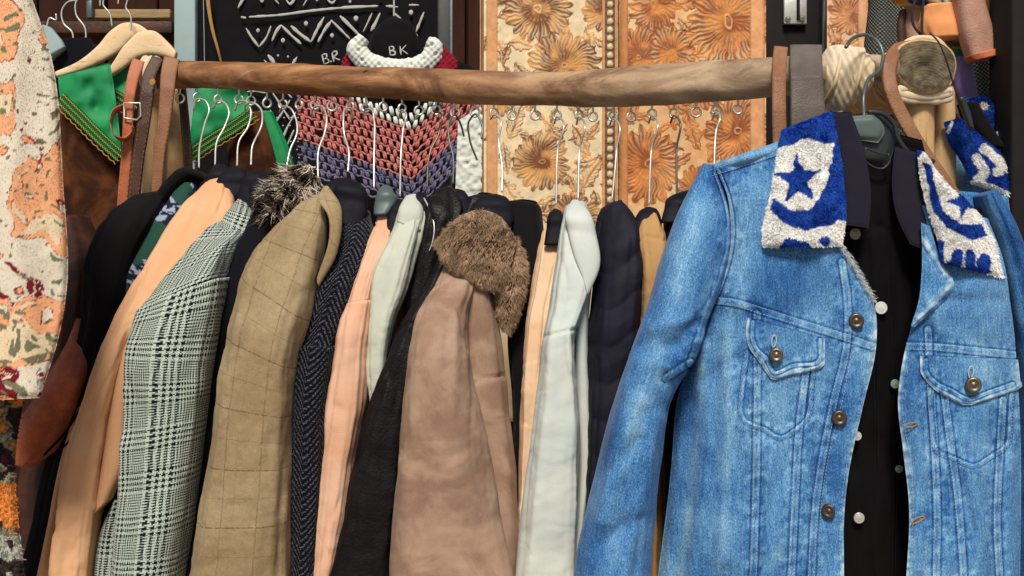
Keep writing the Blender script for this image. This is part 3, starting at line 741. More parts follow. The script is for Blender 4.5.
def furpiece(g, Lp, Rp, Yp, hp, n, sd, flow):
    G, N, _ = loft(g, Lp, Rp, Yp, hp, n=60, step=1.4, wr=.003, p=.72, seed=sd, disp=lambda x, y: .003*fbm(x*.07, y*.07, 0, sd, 2))
    pos, nn, _ = scatter(G, N, n, rng)
    k = fbm(pos[:, 0]*60, pos[:, 2]*60, pos[:, 1]*40, 6, 3); k2 = fbm(pos[:, 0]*300, pos[:, 2]*300, 0, 8, 2)
    cl = c3(166, 138, 112)*(1+.45*k[:, None]+.3*k2[:, None])
    fw = np.stack([fbm(pos[:, 0]*40, pos[:, 2]*40, 0, 21, 2), 0*k, fbm(pos[:, 0]*40, pos[:, 2]*40, 0, 33, 2)], -1)
    cw = np.stack([vn(pos[:, 0]*160, pos[:, 2]*160, 0, 41), 0*k, vn(pos[:, 0]*160, pos[:, 2]*160, 0, 43)], -1)      # locks that lean together
    return pos, nn*.55+np.array(flow)+fw*.4+cw*.4, np.clip(cl, .004, 1)
g = Geo(); a = furpiece(g, [(436, 243), (450, 225), (470, 212), (490, 212), (505, 222), (517, 240)], [(440, 254), (451, 267), (466, 277), (482, 285), (497, 290), (508, 286)], [1.645, 1.63, 1.625, 1.63, 1.64, 1.65], [.010, .017, .02, .02, .018, .014], 19000, 5, (-.25, -.2, -.65))
b = furpiece(g, [(499, 262), (496, 284), (496, 306), (503, 328)], [(517, 236), (525, 262), (522, 302), (508, 333)], [1.662, 1.66, 1.662, 1.667], [.014, .02, .02, .01], 10000, 9, (.1, -.2, -.8))
g.c[0] = np.tile(c3(80, 62, 48), (len(g.v[0]), 1)); g.c[1] = np.tile(c3(80, 62, 48), (len(g.v[1]), 1))
for (q0, q1, q2), sd in ((a, 5), (b, 6)): fur(g, q0, q1, .0088, .00042, q2, droop=.1, jit=.16, seed=sd)
g.build('fur_collar', MAT['fur'], t)
# --- black coat right of it
t = garment('black wool coat hidden between the fur collar and the cream shirt', 'coat', 'black',
    [(506, 200), (502, 240), (508, 320), (512, 400), (514, 584)], [(540, 204), (546, 240), (538, 320), (532, 400), (530, 584)], [1.80, 1.76, 1.74, 1.73, 1.73], .05, name='coat', seed=43)
# --- cream shirt
t = garment('cream cotton shirt with a slim sleeve, left of the bleached denim shirt', 'shirt', 'cream',
    [(542, 230), (538, 250), (531, 290), (525, 320), (523, 355), (521, 390), (519, 440), (518, 520), (517, 584)], [(556, 224), (561, 242), (558, 272), (551, 310), (547, 350), (545, 400), (539, 450), (530, 520), (524, 584)],
    [1.74, 1.71, 1.69, 1.68, 1.675, 1.67, 1.67, 1.67, 1.67], [.015, .02, .025, .03, .03, .03, .03, .03, .02], name='shirt', seed=47, fold=.006, fk=2.6)
# --- bleached denim shirt
t = garment('bleached pale blue denim shirt with a pointed collar', 'shirt', 'pale',
    [(566, 203), (561, 224), (556, 265), (550, 305), (544, 334), (537, 400), (525, 490), (516, 584)], [(584, 204), (592, 222), (596, 262), (588, 300), (578, 326), (580, 400), (579, 490), (577, 584)],
    [1.70, 1.66, 1.635, 1.62, 1.61, 1.605, 1.60, 1.60], [.02, .03, .04, .045, .05, .05, .05, .05], name='shirt', seed=53, fold=.005, wr=.004, p=.6,
    disp=lambda px, py: .0012*(py-px*-.25 > 474)+crease(px, py, [(542, 337), (560, 333), (580, 328)], 1.3, .0025)+crease(px, py, [(574, 330), (577, 400), (578, 500)], 2., .004))
g = Geo(); loft(g, [(572, 200), (566, 210), (568, 232), (574, 256), (584, 282)], [(578, 200), (588, 210), (597, 238), (600, 266), (588, 296)], [1.68, 1.635, 1.61, 1.595, 1.585], [.01, .014, .014, .01, .006], wr=.0015); g.build('collar', MAT['pale'], t)
g = Geo(); loft(g, [(581, 276), (575, 320), (576, 400), (577, 470), (572, 566)], [(592, 282), (588, 322), (590, 390), (592, 440), (578, 570)], 1.635, .028, fold=.004, dome=5); g.build('front_panel', MAT['pale'], t)
# --- puffer
t = garment('navy quilted nylon jacket beside the sleeve of the blue denim jacket', 'jacket', 'puffer',
    [(603, 206), (598, 240), (594, 290), (588, 340), (586, 400), (584, 470), (580, 584)], [(620, 200), (636, 222), (642, 260), (641, 310), (634, 370), (622, 430), (610, 584)], [1.70, 1.66, 1.64, 1.63, 1.63, 1.63, 1.63], .05, seed=59, fold=.005,
    disp=lambda px, py: 0.0028*np.abs(np.sin((py+px*.35+6*np.sin(px*.1))/37.*np.pi))**.7-.002)
# --- camel coat
t = garment('camel wool coat showing only its shoulder beside the blue denim jacket', 'coat', 'tan',
    [(638, 216), (634, 236), (640, 270), (640, 310), (634, 400), (630, 584)], [(654, 210), (664, 236), (662, 265), (658, 310), (656, 400), (656, 584)], [1.68, 1.65, 1.63, 1.63, 1.63, 1.63], .035, name='coat', seed=61,
    disp=lambda px, py: crease(px, py, [(632, 246), (645, 236), (664, 240)], 1.5, .003))
t = garment('dark navy jacket peeping out behind the blue denim shoulder', 'jacket', 'navyblack',
    [(668, 196), (664, 220), (668, 270), (668, 400), (668, 584)], [(690, 190), (694, 220), (694, 270), (694, 400), (694, 584)], [1.69, 1.67, 1.66, 1.66, 1.66], .04, seed=67)

# hangers in front of the background; what each one carries
H = hanger
rng_h = np.random.default_rng(21)
H(197, [(188, 116), (190, 107), (198, 108), (203, 114), (201, 128), (199, 150), (199, 168)], 1.95, 'silver hook hanger nearest the left end, carrying the black coat', bar=([(186, 166), (176, 182), (164, 205)], [(204, 168), (200, 188), (186, 214)]))
H(218, [(208, 112), (212, 105), (219, 107), (224, 114), (222, 128), (216, 142), (215, 165)], 1.92, 'silver hook hanger over green embroidered cloth, carrying the peach blazer', bar=([(212, 160), (200, 176), (192, 200)], [(230, 160), (226, 178), (214, 204)]))
H(239, [(230, 116), (233, 108), (240, 108), (245, 114), (245, 130), (238, 142), (237, 166)], 1.9, 'silver hook hanger over the brown suede cloth, carrying the printed shirt', bar=([(222, 164), (214, 176), (206, 190)], [(246, 162), (248, 178), (236, 192)]))
H(283, [(275, 112), (278, 106), (284, 107), (292, 118), (295, 132), (290, 150), (286, 170)], 1.85, 'hanger with a wide curved hook left of the pink crochet, carrying the fur trimmed coat', bar=([(252, 172), (250, 190), (240, 220)], [(276, 166), (282, 190), (262, 224)]))
H(315, [(306, 119), (309, 111), (316, 111), (321, 118), (322, 134), (318, 150), (318, 178)], 1.82, 'hanger whose white hook crosses the left of the pink crochet, carrying the tweed blazer', bar=([(326, 176), (322, 190), (318, 204)], [(352, 172), (360, 188), (352, 210)]))
H(350, [(354, 122), (353, 111), (348, 112), (346, 120), (346, 138), (349, 150), (348, 172)], 1.81, 'hanger with a bright straight hook over pink crochet, carrying the herringbone coat', bar=([(338, 174), (334, 190), (338, 214)], [(364, 178), (368, 196), (362, 222)]))
H(366, [(360, 120), (362, 112), (367, 112), (371, 122), (373, 140), (374, 160), (374, 188)], 1.80, 'hanger with a rounded grey shoulder end, carrying the blush blouse', mat='plasticgrey', bar=([(378, 182), (374, 196), (374, 206)], [(392, 180), (396, 194), (388, 206)]))
H(402, [(398, 117), (400, 111), (403, 113), (402, 130), (401, 150), (400, 196)], 1.79, 'hanger with a straight wire stem down the middle of the crochet, carrying the sage jacket', bar=([(392, 196), (388, 206), (386, 226)], [(404, 194), (402, 208), (396, 230)]))
H(436, [(431, 120), (434, 111), (438, 112), (438, 132), (430, 152), (427, 188)], 1.78, 'hanger with a tan wire stem over blue crochet, carrying the short black leather jacket', bar=([(412, 190), (416, 200), (420, 214)], [(426, 186), (432, 198), (430, 214)]), hm='brass')
H(455, [(464, 136), (460, 122), (455, 114), (449, 122), (449, 138), (453, 156), (453, 184)], 1.77, 'hanger with a dark wire hook at the crochet edge, carrying the dark leather coat', hm='darkmetal', bar=([(446, 186), (444, 198), (440, 214)], [(466, 184), (472, 196), (466, 214)]))
H(475, [(477, 160), (470, 138), (470, 120), (476, 113), (483, 124), (482, 138)], 1.79, 'short loose wire hook at the right end of the crochet beside white lace', hm='darkmetal')
H(494, [(489, 114), (492, 109), (497, 112), (498, 140), (502, 165), (502, 192)], 1.74, 'hanger over the brocade border, carrying the tan suede coat', bar=([(478, 190), (470, 200), (462, 218)], [(508, 190), (514, 206), (508, 224)]))
H(557, [(552, 121), (554, 114), (558, 116), (557, 150), (556, 205)], 1.71, 'hanger with a straight stem over the lower brocade flower, carrying the cream shirt', bar=([(548, 206), (546, 220), (544, 236)], [(562, 204), (566, 220), (562, 236)]))
H(579, [(575, 122), (577, 114), (580, 116), (579, 150), (578, 200)], 1.69, 'hanger with a pale stem near the beaded brocade band, carrying the bleached denim shirt', bar=([(566, 204), (564, 214), (562, 226)], [(576, 202), (578, 214), (576, 226)]))
H(613, [(608, 121), (611, 113), (615, 116), (616, 150), (612, 200)], 1.69, 'hanger on the beaded brocade band, carrying the navy quilted jacket', bar=([(600, 202), (596, 214), (594, 230)], [(616, 200), (620, 212), (616, 230)]))
H(652, [(647, 120), (650, 112), (653, 114), (651, 150), (649, 205)], 1.67, 'hanger over the orange brocade flower, carrying the camel coat', bar=([(638, 204), (634, 214), (630, 226)], [(658, 202), (662, 214), (660, 226)]))
H(674, [(669, 120), (672, 112), (675, 114), (676, 150), (677, 200)], 1.67, 'hanger with a dark stem near the denim shoulder, carrying the dark navy jacket', hm='darkmetal', bar=([(668, 190), (664, 200), (660, 214)], [(690, 188), (696, 200), (694, 214)]))
H(716, [(711, 117), (714, 110), (717, 112), (715, 130), (714, 168)], 1.63, 'hanger with a ribbed silver stem just above the denim shoulder', bar=([(706, 172), (704, 182), (706, 196)], [(726, 170), (734, 182), (732, 196)]))

# ================================================================== the denim jacket in front
YJ = 1.47
def dj(px, py):
    px = np.asarray(px, float); py = np.asarray(py, float)
    a = np.clip((790-px)/90, 0, 2)**2*.045+np.clip((px-955)/60, 0, 2)**2*.03
    return YJ+a+np.clip((200-py)/100, 0, 1)*.03-np.clip((py-200)/380, 0, 1.2)*.03
SEAM_L = dict(
    shoulder=[(701, 176), (727, 168), (780, 151)], arm=[(717, 172), (727, 200), (731, 228), (728, 256), (718, 288), (706, 316), (697, 345), (690, 364)],
    yoke=[(711, 300), (735, 303), (762, 311), (800, 323), (838, 335), (874, 347)], placket=[(842, 262), (848, 310), (846, 350), (836, 392), (824, 450), (815, 512), (811, 584)],
    v1=[(757, 314), (757, 400), (756, 480), (753, 584)], v2=[(806, 372), (799, 430), (795, 500), (791, 584)],
    pocket=[(747, 352), (743, 385), (744, 420), (764, 429), (782, 438), (795, 430), (806, 420), (811, 390), (813, 366)])
SEAM_R = dict(yoke=[(906, 346), (935, 347), (975, 351), (1014, 355)], placket=[(928, 330), (930, 380), (934, 440), (937, 510), (936, 584)],
    v1=[(944, 392), (950, 440), (958, 500), (964, 584)], v2=[(1003, 400), (1000, 450), (997, 520), (1000, 584)],
    pocket=[(930, 380), (932, 420), (938, 452), (956, 459), (974, 466), (990, 457), (1006, 446), (1010, 415), (1012, 384)])
RIMS_L = [(841, 246), (858, 272), (874, 300), (876, 348), (866, 400), (853, 452), (845, 505), (844, 584)]
RIMS_R = [(905, 350), (898, 400), (900, 425), (906, 455), (909, 505), (906, 584)]
def seamfx(seams, rims=(), puck=1.0):
    wd_ = lambda k: 1.5 if k in ('pocket', 'rim') else 3.4
    def disp(px, py):
        d = np.zeros(np.shape(px))
        for kk, s in seams.items():
            q, al = pdist(px, py, smooth(s, 26) if len(s) > 2 else s); w_ = wd_(kk)
            rope = vn(al*.16+px*.03, q*.12, 0, 3)
            d += .0007*np.exp(-(q/w_)**4)*(1+.5*rope*puck)-.0013*np.exp(-((q-w_-.9)/.8)**2)+.0008*rope*np.exp(-((q-8)/5)**2)*puck
        for s in rims:
            q, al = pdist(px, py, s); rope = vn(al*.2, q*.15, 0, 6)
            d += .0006*np.exp(-(q/4)**4)*(1+.4*rope)-.0009*np.exp(-((q-5)/.9)**2)
        return d
    def col(px, py):
        f = np.full(np.shape(px), .47)+.05*np.clip((330-py)/120, -1, 1)+.13*fbm(px*.018, py*.006, 0, 14, 3)+.09*fbm(px*.05, py*.02, 0, 22, 3); w = np.zeros(np.shape(px))
        for kk, s in seams.items():
            q, al = pdist(px, py, smooth(s, 26) if len(s) > 2 else s); w_ = wd_(kk)
            rope = vn(al*.2+px*.05, q*.18, 0, 3)
            f += .17*np.exp(-(q/w_)**4)*(.6+.9*rope)-.34*np.exp(-((q-w_-1.)/.9)**2)+.14*np.exp(-((q-w_+.3)/.8)**2)+.16*rope*np.exp(-((q-8)/5)**2)-.14*np.exp(-(q/.8)**2)
        for s in rims:
            q, al = pdist(px, py, s); rope = vn(al*.25, q*.2, 0, 6)
            w += .75*np.exp(-(q/1.6)**2)*(.7+.5*rope); f += .3*np.exp(-(q/6)**2)*(.6+rope)
        return np.stack([f, w, 0*f], -1)
    return disp, col
JK = thing('denim_jacket', 'washed blue denim jacket with a painted plush collar, hung open in front', 'jacket', P(868, 130, 1.52))
# folds of the cloth
def folds_L(px, py):
    d = .004*np.sin(px*.075+py*.012)*np.clip((py-430)/140, 0, 1)
    for pts, w, a in (([(745, 190), (742, 260), (735, 300)], 14, .006), ([(700, 350), (706, 420), (700, 520), (692, 580)], 11, .010), ([(725, 330), (728, 420), (722, 560)], 9, .006),
                      ([(765, 450), (775, 520), (770, 580)], 10, .006), ([(680, 395), (678, 470), (665, 575)], 8, .008), ([(800, 250), (790, 290)], 12, .005), ([(705, 380), (735, 360)], 7, -.004), ([(822, 260), (850, 330)], 9, .004)):
        d = d+a*np.exp(-(pdist(px, py, pts)[0]/w)**2)
    return d+.0035*fbm(px*.03, py*.02, 0, 31, 3)
dl, cl0_ = seamfx(SEAM_L, [RIMS_L])
def bump2(px, py, cx, cy, rx, ry): return np.exp(-((px-cx)/rx)**2-((py-cy)/ry)**2)
def cl_(px, py):        # pocket, folds and shoulder bleached by wear; darker at placket, armpit and below collar
    o = cl0_(px, py); f = o[..., 0]
    f = f+.13*bump2(px, py, 780, 400, 26, 40)+.10*bump2(px, py, 775, 520, 30, 90)+.10*bump2(px, py, 740, 225, 30, 60)-.10*bump2(px, py, 832, 420, 16, 130)-.10*bump2(px, py, 690, 420, 16, 40)-.08*bump2(px, py, 800, 275, 30, 25)
    f = f+.16*np.exp(-(pdist(px, py, [(703, 345), (700, 420), (690, 500), (680, 580)])[0]/6)**2)+.10*np.exp(-(pdist(px, py, [(726, 330), (730, 430), (720, 570)])[0]/5)**2)
    return np.stack([f, o[..., 1], o[..., 2]], -1)
FL_L = [(716, 168), (729, 204), (730, 250), (715, 300), (698, 340), (686, 372), (677, 400), (671, 470), (657, 584)]
FL_R = [(782, 143), (812, 205), (838, 243), (873, 300), (876, 348), (864, 402), (852, 455), (845, 505), (844, 584)]
g = Geo()
sheet(g, FL_L, FL_R, dj, thick=.006, step=1.25, er=3, ea=.004, disp=addd(dl, folds_L), col=cl_, seed=5)
front_l = g.build('front_panel', MAT['denim'], JK)
YJs = lambda px, py: dj(px, py)-dl(np.asarray(px), np.asarray(py))-folds_L(np.asarray(px), np.asarray(py))-.0014
g = Geo()
for k, s in SEAM_L.items():
    for of in ((-3, 3) if k in ('v1', 'v2', 'arm', 'shoulder', 'yoke', 'placket') else (2.2,)): stitch(g, s, YJs, off=of)
stitch(g, [(a-4, b) for a, b in RIMS_L], YJs); stitch(g, [(a-24, b+2) for a, b in RIMS_L[3:]], YJs)
g.build('stitching', MAT['thread'], front_l)
# the front's shoulder top turning over to the back
def flap(pts, dep, disp_, colf, seamset):
    """pocket flap: left edge and right edge lists"""
    g = Geo(); sheet(g, pts[0], pts[1], lambda px, py: dep(px, py)-.006, thick=.004, step=1.0, er=2.5, ea=.003, disp=disp_, col=colf, wr=.001)
    return g
rimF = [(748, 318), (746, 334), (752, 354), (762, 362), (772, 379), (792, 371), (822, 366), (825, 340), (824, 336)]
fd, fc = seamfx(dict(rim=[(753, 322), (752, 335), (757, 350), (766, 358), (774, 373), (792, 366), (819, 361), (820, 340)]), [rimF])
g = Geo(); sheet(g, [(748, 317), (746, 330), (749, 347), (758, 360), (771, 379)], [(825, 338), (825, 346), (825, 356), (823, 366), (776, 380)], lambda px, py: YJs(px, py)-.004, thick=.004, step=1.0, er=2.5, ea=.003, disp=fd, col=fc, wr=.001, edges=(1, 1, 0, 1))
fl1 = g.build('pocket_flap', MAT['denim'], JK)
def button(g, x, y, Y, r, tilt=.25, prof=None):
    """domed metal button, lathed about the line of sight"""
    pr = prof or [(0, .0035), (.25, .0036), (.34, .0024), (.46, .0024), (.6, .0038), (.8, .0040), (.95, .0028), (1.0, .0008), (.9, -.001), (.3, -.001), (.25, -.006)]
    s = Y/F; a = np.arange(20)*2*np.pi/20; m = len(pr)
    V = np.zeros((m, 20, 3)); c0 = P(x, y, Y)
    for i, (q, h) in enumerate(pr):
        V[i, :, 0] = c0[0]+r*s*q*np.cos(a)*(1-tilt*.3); V[i, :, 2] = c0[2]+r*s*q*np.sin(a); V[i, :, 1] = Y-h-tilt*r*s*q*np.cos(a)*.6
    g.add(V.reshape(-1, 3), [gridfaces(m, 20, True)])
def buttonhole(g, x, y, Y, h, w, ang=0.):
    a = np.linspace(0, 2*np.pi, 22, endpoint=False); u = w*np.cos(a); v = h*np.sin(a)
    q = [(x+uu*math.cos(ang)-vv*math.sin(ang), y+uu*math.sin(ang)+vv*math.cos(ang), Y) for uu, vv in zip(u, v)]
    wire(g, q, Y, .0009, n=6, closed=True)
yb = lambda x, y, e=.010: float(YJs(np.array([x]), np.array([y]))[0])-e
g = Geo(); button(g, 776, 355, yb(776, 355, .009), 7.5); g.build('button', MAT['brass'], fl1)
g = Geo(); buttonhole(g, 774, 341, yb(774, 341, .0075), 6, 2.2, .1); g.build('buttonhole', MAT['thread'], fl1)
for bx_, by_ in ((856, 321), (839, 418), (828, 511)):
    g = Geo(); button(g, bx_, by_, yb(bx_, by_, .003), 8.2 if by_ < 500 else 7.6, tilt=.2 if by_ < 500 else .6); g.build('button', MAT['copper'], JK)
# left sleeve
SL_L = [(703, 164), (694, 180), (680, 208), (664, 250), (648, 300), (630, 352), (614, 402), (598, 462), (584, 520), (571, 590)]
SL_R = [(717, 168), (729, 202), (731, 240), (722, 284), (704, 328), (688, 366), (671, 402), (662, 455), (655, 500), (648, 590)]
SLS = dict(arm=SEAM_L['arm'], under=[(666, 378), (678, 370), (690, 362)])
sdp, scl = seamfx(SLS)
def sfold(px, py):
    d = .004*fbm(px*.03, py*.022, 0, 41, 3)
    for pts, w, a in (([(700, 200), (680, 270), (664, 330), (648, 400)], 10, .007), ([(662, 366), (676, 372), (690, 356), (698, 336)], 7, .006), ([(668, 346), (682, 342), (696, 322)], 7, -.005),
                      ([(640, 360), (622, 440), (604, 520)], 9, .007), ([(655, 420), (640, 500), (622, 580)], 8, .008), ([(640, 440), (612, 470)], 6, -.005), ([(636, 520), (600, 545)], 7, -.005), ([(655, 330), (690, 318)], 6, .005)):
        d = d+a*np.exp(-(pdist(px, py, pts)[0]/w)**2)
    return d
g = Geo(); loft(g, SL_L, SL_R, [1.535, 1.53, 1.52, 1.51, 1.50, 1.485, 1.475, 1.47, 1.465, 1.46], [.015, .03, .045, .055, .06, .055, .05, .048, .046, .045], n=110, step=1.4, wr=.004, seed=71, fold=.005, disp=addd(sfold, sdp),
    col=lambda px, py: scl(px, py)+np.stack([.16*np.exp(-(pdist(px, py, [(700, 200), (680, 270), (655, 360), (632, 440)])[0]/12)**2)+.14*np.exp(-(pdist(px, py, [(640, 400), (622, 480), (606, 580)])[0]/10)**2)-.10, 0*px, 0*px], -1))
g.build('sleeve', MAT['denim'], JK)
# back of the jacket, wrapping behind
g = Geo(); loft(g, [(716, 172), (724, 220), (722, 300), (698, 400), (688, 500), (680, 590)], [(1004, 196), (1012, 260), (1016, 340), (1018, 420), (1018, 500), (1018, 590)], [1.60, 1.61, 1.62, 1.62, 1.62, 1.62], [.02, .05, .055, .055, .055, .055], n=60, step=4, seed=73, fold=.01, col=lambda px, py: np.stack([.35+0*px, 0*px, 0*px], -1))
g.build('back_panel', MAT['denim'], JK)
# shoulder strip from front to back
g = Geo(); loft(g, [(702, 168), (730, 158), (780, 141)], [(704, 178), (733, 171), (784, 156)], [1.565, 1.53, 1.515], [.035, .04, .03], n=24, step=1.5, wr=.001, col=lambda px, py: np.stack([.62+.1*fbm(px*.1, py*.1), 0*px, 0*px], -1)); sh = g.build('shoulder_yoke', MAT['denim'], JK)

# right front
def folds_R(px, py):
    d = .0035*fbm(px*.03, py*.02, 0, 51, 3)
    for pts, w, a in (([(930, 300), (940, 330)], 8, .004), ([(975, 290), (985, 330)], 10, .006), ([(975, 470), (980, 530), (976, 584)], 10, .008), ([(915, 400), (920, 470), (920, 570)], 6, .005), ([(1010, 460), (1012, 580)], 6, .006), ([(960, 480), (985, 580)], 5, -.004), ([(940, 300), (1000, 300)], 6, -.003)):
        d = d+a*np.exp(-(pdist(px, py, pts)[0]/w)**2)
    return d
dr, cr = seamfx(SEAM_R, [RIMS_R])
FR_L = [(922, 205), (926, 250), (922, 290), (912, 325), (905, 350), (898, 400), (903, 450), (909, 505), (906, 584)]
FR_R = [(988, 218), (1004, 262), (1010, 300), (1014, 330), (1016, 355), (1019, 400), (1021, 450), (1021, 505), (1020, 584)]
g = Geo(); sheet(g, FR_L, FR_R, dj, thick=.006, step=1.25, er=3, ea=.004, disp=addd(dr, folds_R), col=cr, seed=9)
front_r = g.build('front_panel', MAT['denim'], JK)
YRs = lambda px, py: dj(px, py)-dr(np.asarray(px), np.asarray(py))-folds_R(np.asarray(px), np.asarray(py))-.0014
g = Geo()
for k, s in SEAM_R.items():
    for of in ((-3, 3) if k != 'pocket' else (2.2,)): stitch(g, s, YRs, off=of)
stitch(g, [(a+4, b) for a, b in RIMS_R], YRs); g.build('stitching', MAT['thread'], front_r)
rimG = [(921, 357), (921, 372), (932, 388), (950, 397), (966, 406), (990, 398), (1019, 388), (1018, 360)]
gd, gc = seamfx(dict(rim=[(926, 360), (926, 371), (936, 383), (952, 391), (967, 399), (990, 392), (1013, 384)]), [rimG])
g = Geo(); sheet(g, [(920, 355), (920, 364), (921, 373), (934, 389), (962, 405)], [(1018, 359), (1019, 368), (1020, 378), (1020, 388), (972, 405)], lambda px, py: YRs(px, py)-.004, thick=.004, step=1.0, er=2.5, ea=.003, disp=gd, col=gc, wr=.001, edges=(1, 1, 0, 1))
fl2 = g.build('pocket_flap', MAT['denim'], JK)
yr_ = lambda x, y, e: float(YRs(np.array([x]), np.array([y]))[0])-e
g = Geo(); button(g, 973, 385, yr_(973, 385, .010), 8.5); g.build('button', MAT['brass'], fl2)
g = Geo(); buttonhole(g, 971, 372, yr_(971, 372, .0075), 6, 2.4, .15); g.build('buttonhole', MAT['thread'], fl2)
for y_, a_ in ((425, 1.35), (520, 1.1)):
    g = Geo(); buttonhole(g, 911+(y_ > 500)*7, y_, yr_(913, y_, .0015), 7, 2, a_); g.build('buttonhole', MAT['gold'], front_r)
# lapel turned open under the right collar
rimH = [(924, 240), (938, 262), (953, 283), (932, 304), (914, 324)]
hd_, hc_ = seamfx({}, [rimH])
g = Geo(); sheet(g, [(921, 222), (922, 262), (920, 292), (911, 326)], [(930, 226), (942, 262), (954, 283), (915, 327)], lambda px, py: YRs(px, py)-.010+.0001*(px-920), thick=.004, step=1.0, er=3, ea=.004, disp=hd_, col=hc_, wr=.003); g.build('lapel', MAT['denim'], JK)
# right sleeve
g = Geo(); loft(g, [(978, 196), (990, 240), (1000, 290), (1010, 350), (1016, 420), (1016, 590)], [(992, 190), (1012, 235), (1030, 300), (1046, 370), (1058, 450), (1066, 590)], [1.56, 1.54, 1.53, 1.53, 1.53, 1.53], [.03, .045, .055, .06, .06, .06], n=70, step=1.8, wr=.006, seed=79, fold=.008, col=lambda px, py: np.stack([.22+.15*fbm(px*.05, py*.03, 0, 3)+.25*np.exp(-(pdist(px, py, [(985, 200), (1008, 260), (1022, 320)])[0]/7)**2), 0*px, 0*px], -1))
g.build('sleeve', MAT['denim'], JK)

# plush collars with their painted star, crescent and flower
def star(cx, cy, R, r, rot, sx=1., sy=1.):
    return [(cx+sx*(R if k % 2 == 0 else r)*math.sin(rot+k*math.pi/5), cy-sy*(R if k % 2 == 0 else r)*math.cos(rot+k*math.pi/5)) for k in range(10)]
BL, BL2, WH = c3(28, 62, 158), c3(44, 92, 186), c3(240, 240, 238)
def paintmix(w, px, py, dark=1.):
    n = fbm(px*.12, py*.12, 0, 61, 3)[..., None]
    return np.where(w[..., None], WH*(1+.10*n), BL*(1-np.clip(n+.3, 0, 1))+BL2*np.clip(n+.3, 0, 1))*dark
def wob(px, py, a=1.6): return px+a*vn(px*.16, py*.16, 0, 71), py+a*vn(px*.16, py*.16, 5, 73)
def collarL(px, py):
    x, y = wob(px, py)
    b = inpoly(x, y, [(770, 100), (850, 90), (850, 128), (836, 141), (824, 143), (806, 137), (792, 143), (779, 147), (772, 148)])
    b |= inpoly(x, y, [(834, 141), (852, 130), (852, 226), (842, 219), (827, 226), (807, 230), (786, 224), (771, 209), (775, 198), (784, 206), (795, 211), (808, 210), (820, 199), (829, 174), (832, 158)])
    b |= inpoly(x, y, star(798, 180, 25, 10, -.06, 1., 1.06))
    b |= ((x-794)/16)**2+((y-246)/7)**2 < 1
    b |= ((x-824)/6)**2+((y-241)/4)**2 < 1
    return paintmix(~b, px, py)
def collarR(px, py):
    x, y = wob(px, py, .8)
    b = inpoly(x, y, [(923, 164), (928, 182), (933, 208), (946, 227), (972, 240), (987, 235), (982, 224), (961, 225), (944, 211), (936, 189), (929, 166)])
    b |= inpoly(x, y, star(964, 200, 18, 7, -.40, .95, 1.15))
    for cx, cy, rx_, ry_ in ((957, 258, 6, 10), (970, 261, 6, 12), (984, 262, 7, 9), (968, 271, 24, 5), (949, 266, 6, 6)): b |= ((x-cx)/rx_)**2+((y-cy)/ry_)**2 < 1
    b |= (x < 946) & (y > 240) & (x < 945)
    b |= (x < 921) & (y < 156)
    return paintmix(~b, px, py)
def plush(name, L, R, dep, colf, par, n, thick=.012, seed=1, ln=.0034):
    g = Geo(); A, N, cc, px, py = sheet(g, L, R, dep, thick=thick, step=1.1, er=5, ea=.008, col=colf, wr=.003, wf=30, seed=seed, disp=lambda x, y: .002*fbm(x*.09, y*.09, 0, seed, 3))
    r = np.random.default_rng(seed)
    pos, nn, co = scatter(A, N, n, r, cc); co = co*r.uniform(.88, 1.1, (n, 1))
    flw = np.stack([fbm(pos[:, 0]*60, pos[:, 2]*60, 0, seed+3), 0*pos[:, 0], fbm(pos[:, 0]*60, pos[:, 2]*60, 0, seed+4)], -1)
    fur(g, pos, nn+flw*1.2, ln, .0006, co, droop=.5, jit=.28, seed=seed)
    return g.build(name, MAT['plush'], par)
plush('plush_collar', [(781, 130), (776, 160), (770, 195), (762, 232), (763, 248)], [(832, 110), (840, 150), (844, 185), (846, 222), (842, 246)], lambda px, py: dj(px, py)-.022+.0004*np.abs(px-806)-.0001*(py-180), collarL, JK, 16000, seed=3)
plush('plush_collar', [(917, 150), (920, 178), (927, 206), (936, 236), (942, 263)], [(924, 152), (946, 182), (970, 204), (990, 230), (1005, 279)], lambda px, py: dj(px, py)-.022+.0003*np.abs(px-955), collarR, JK, 13000, seed=4)
# frayed edge below the left collar
g = Geo(); r = np.random.default_rng(5)
s = np.array(smooth(RIMS_L[:3], 160)); i = r.integers(0, 160, 420); pp = s[i]+r.normal(0, 1.2, (420, 2)); pos = P(pp[:, 0], pp[:, 1], YJs(pp[:, 0], pp[:, 1])-.001)
fur(g, pos, np.tile([.5, -.6, -.2], (420, 1)), .007, .00035, np.tile(c3(214, 222, 226), (420, 1))*r.uniform(.6, 1, (420, 1)), droop=.3, jit=.5)
g.build('frayed_edge', MAT['plush'], front_l)

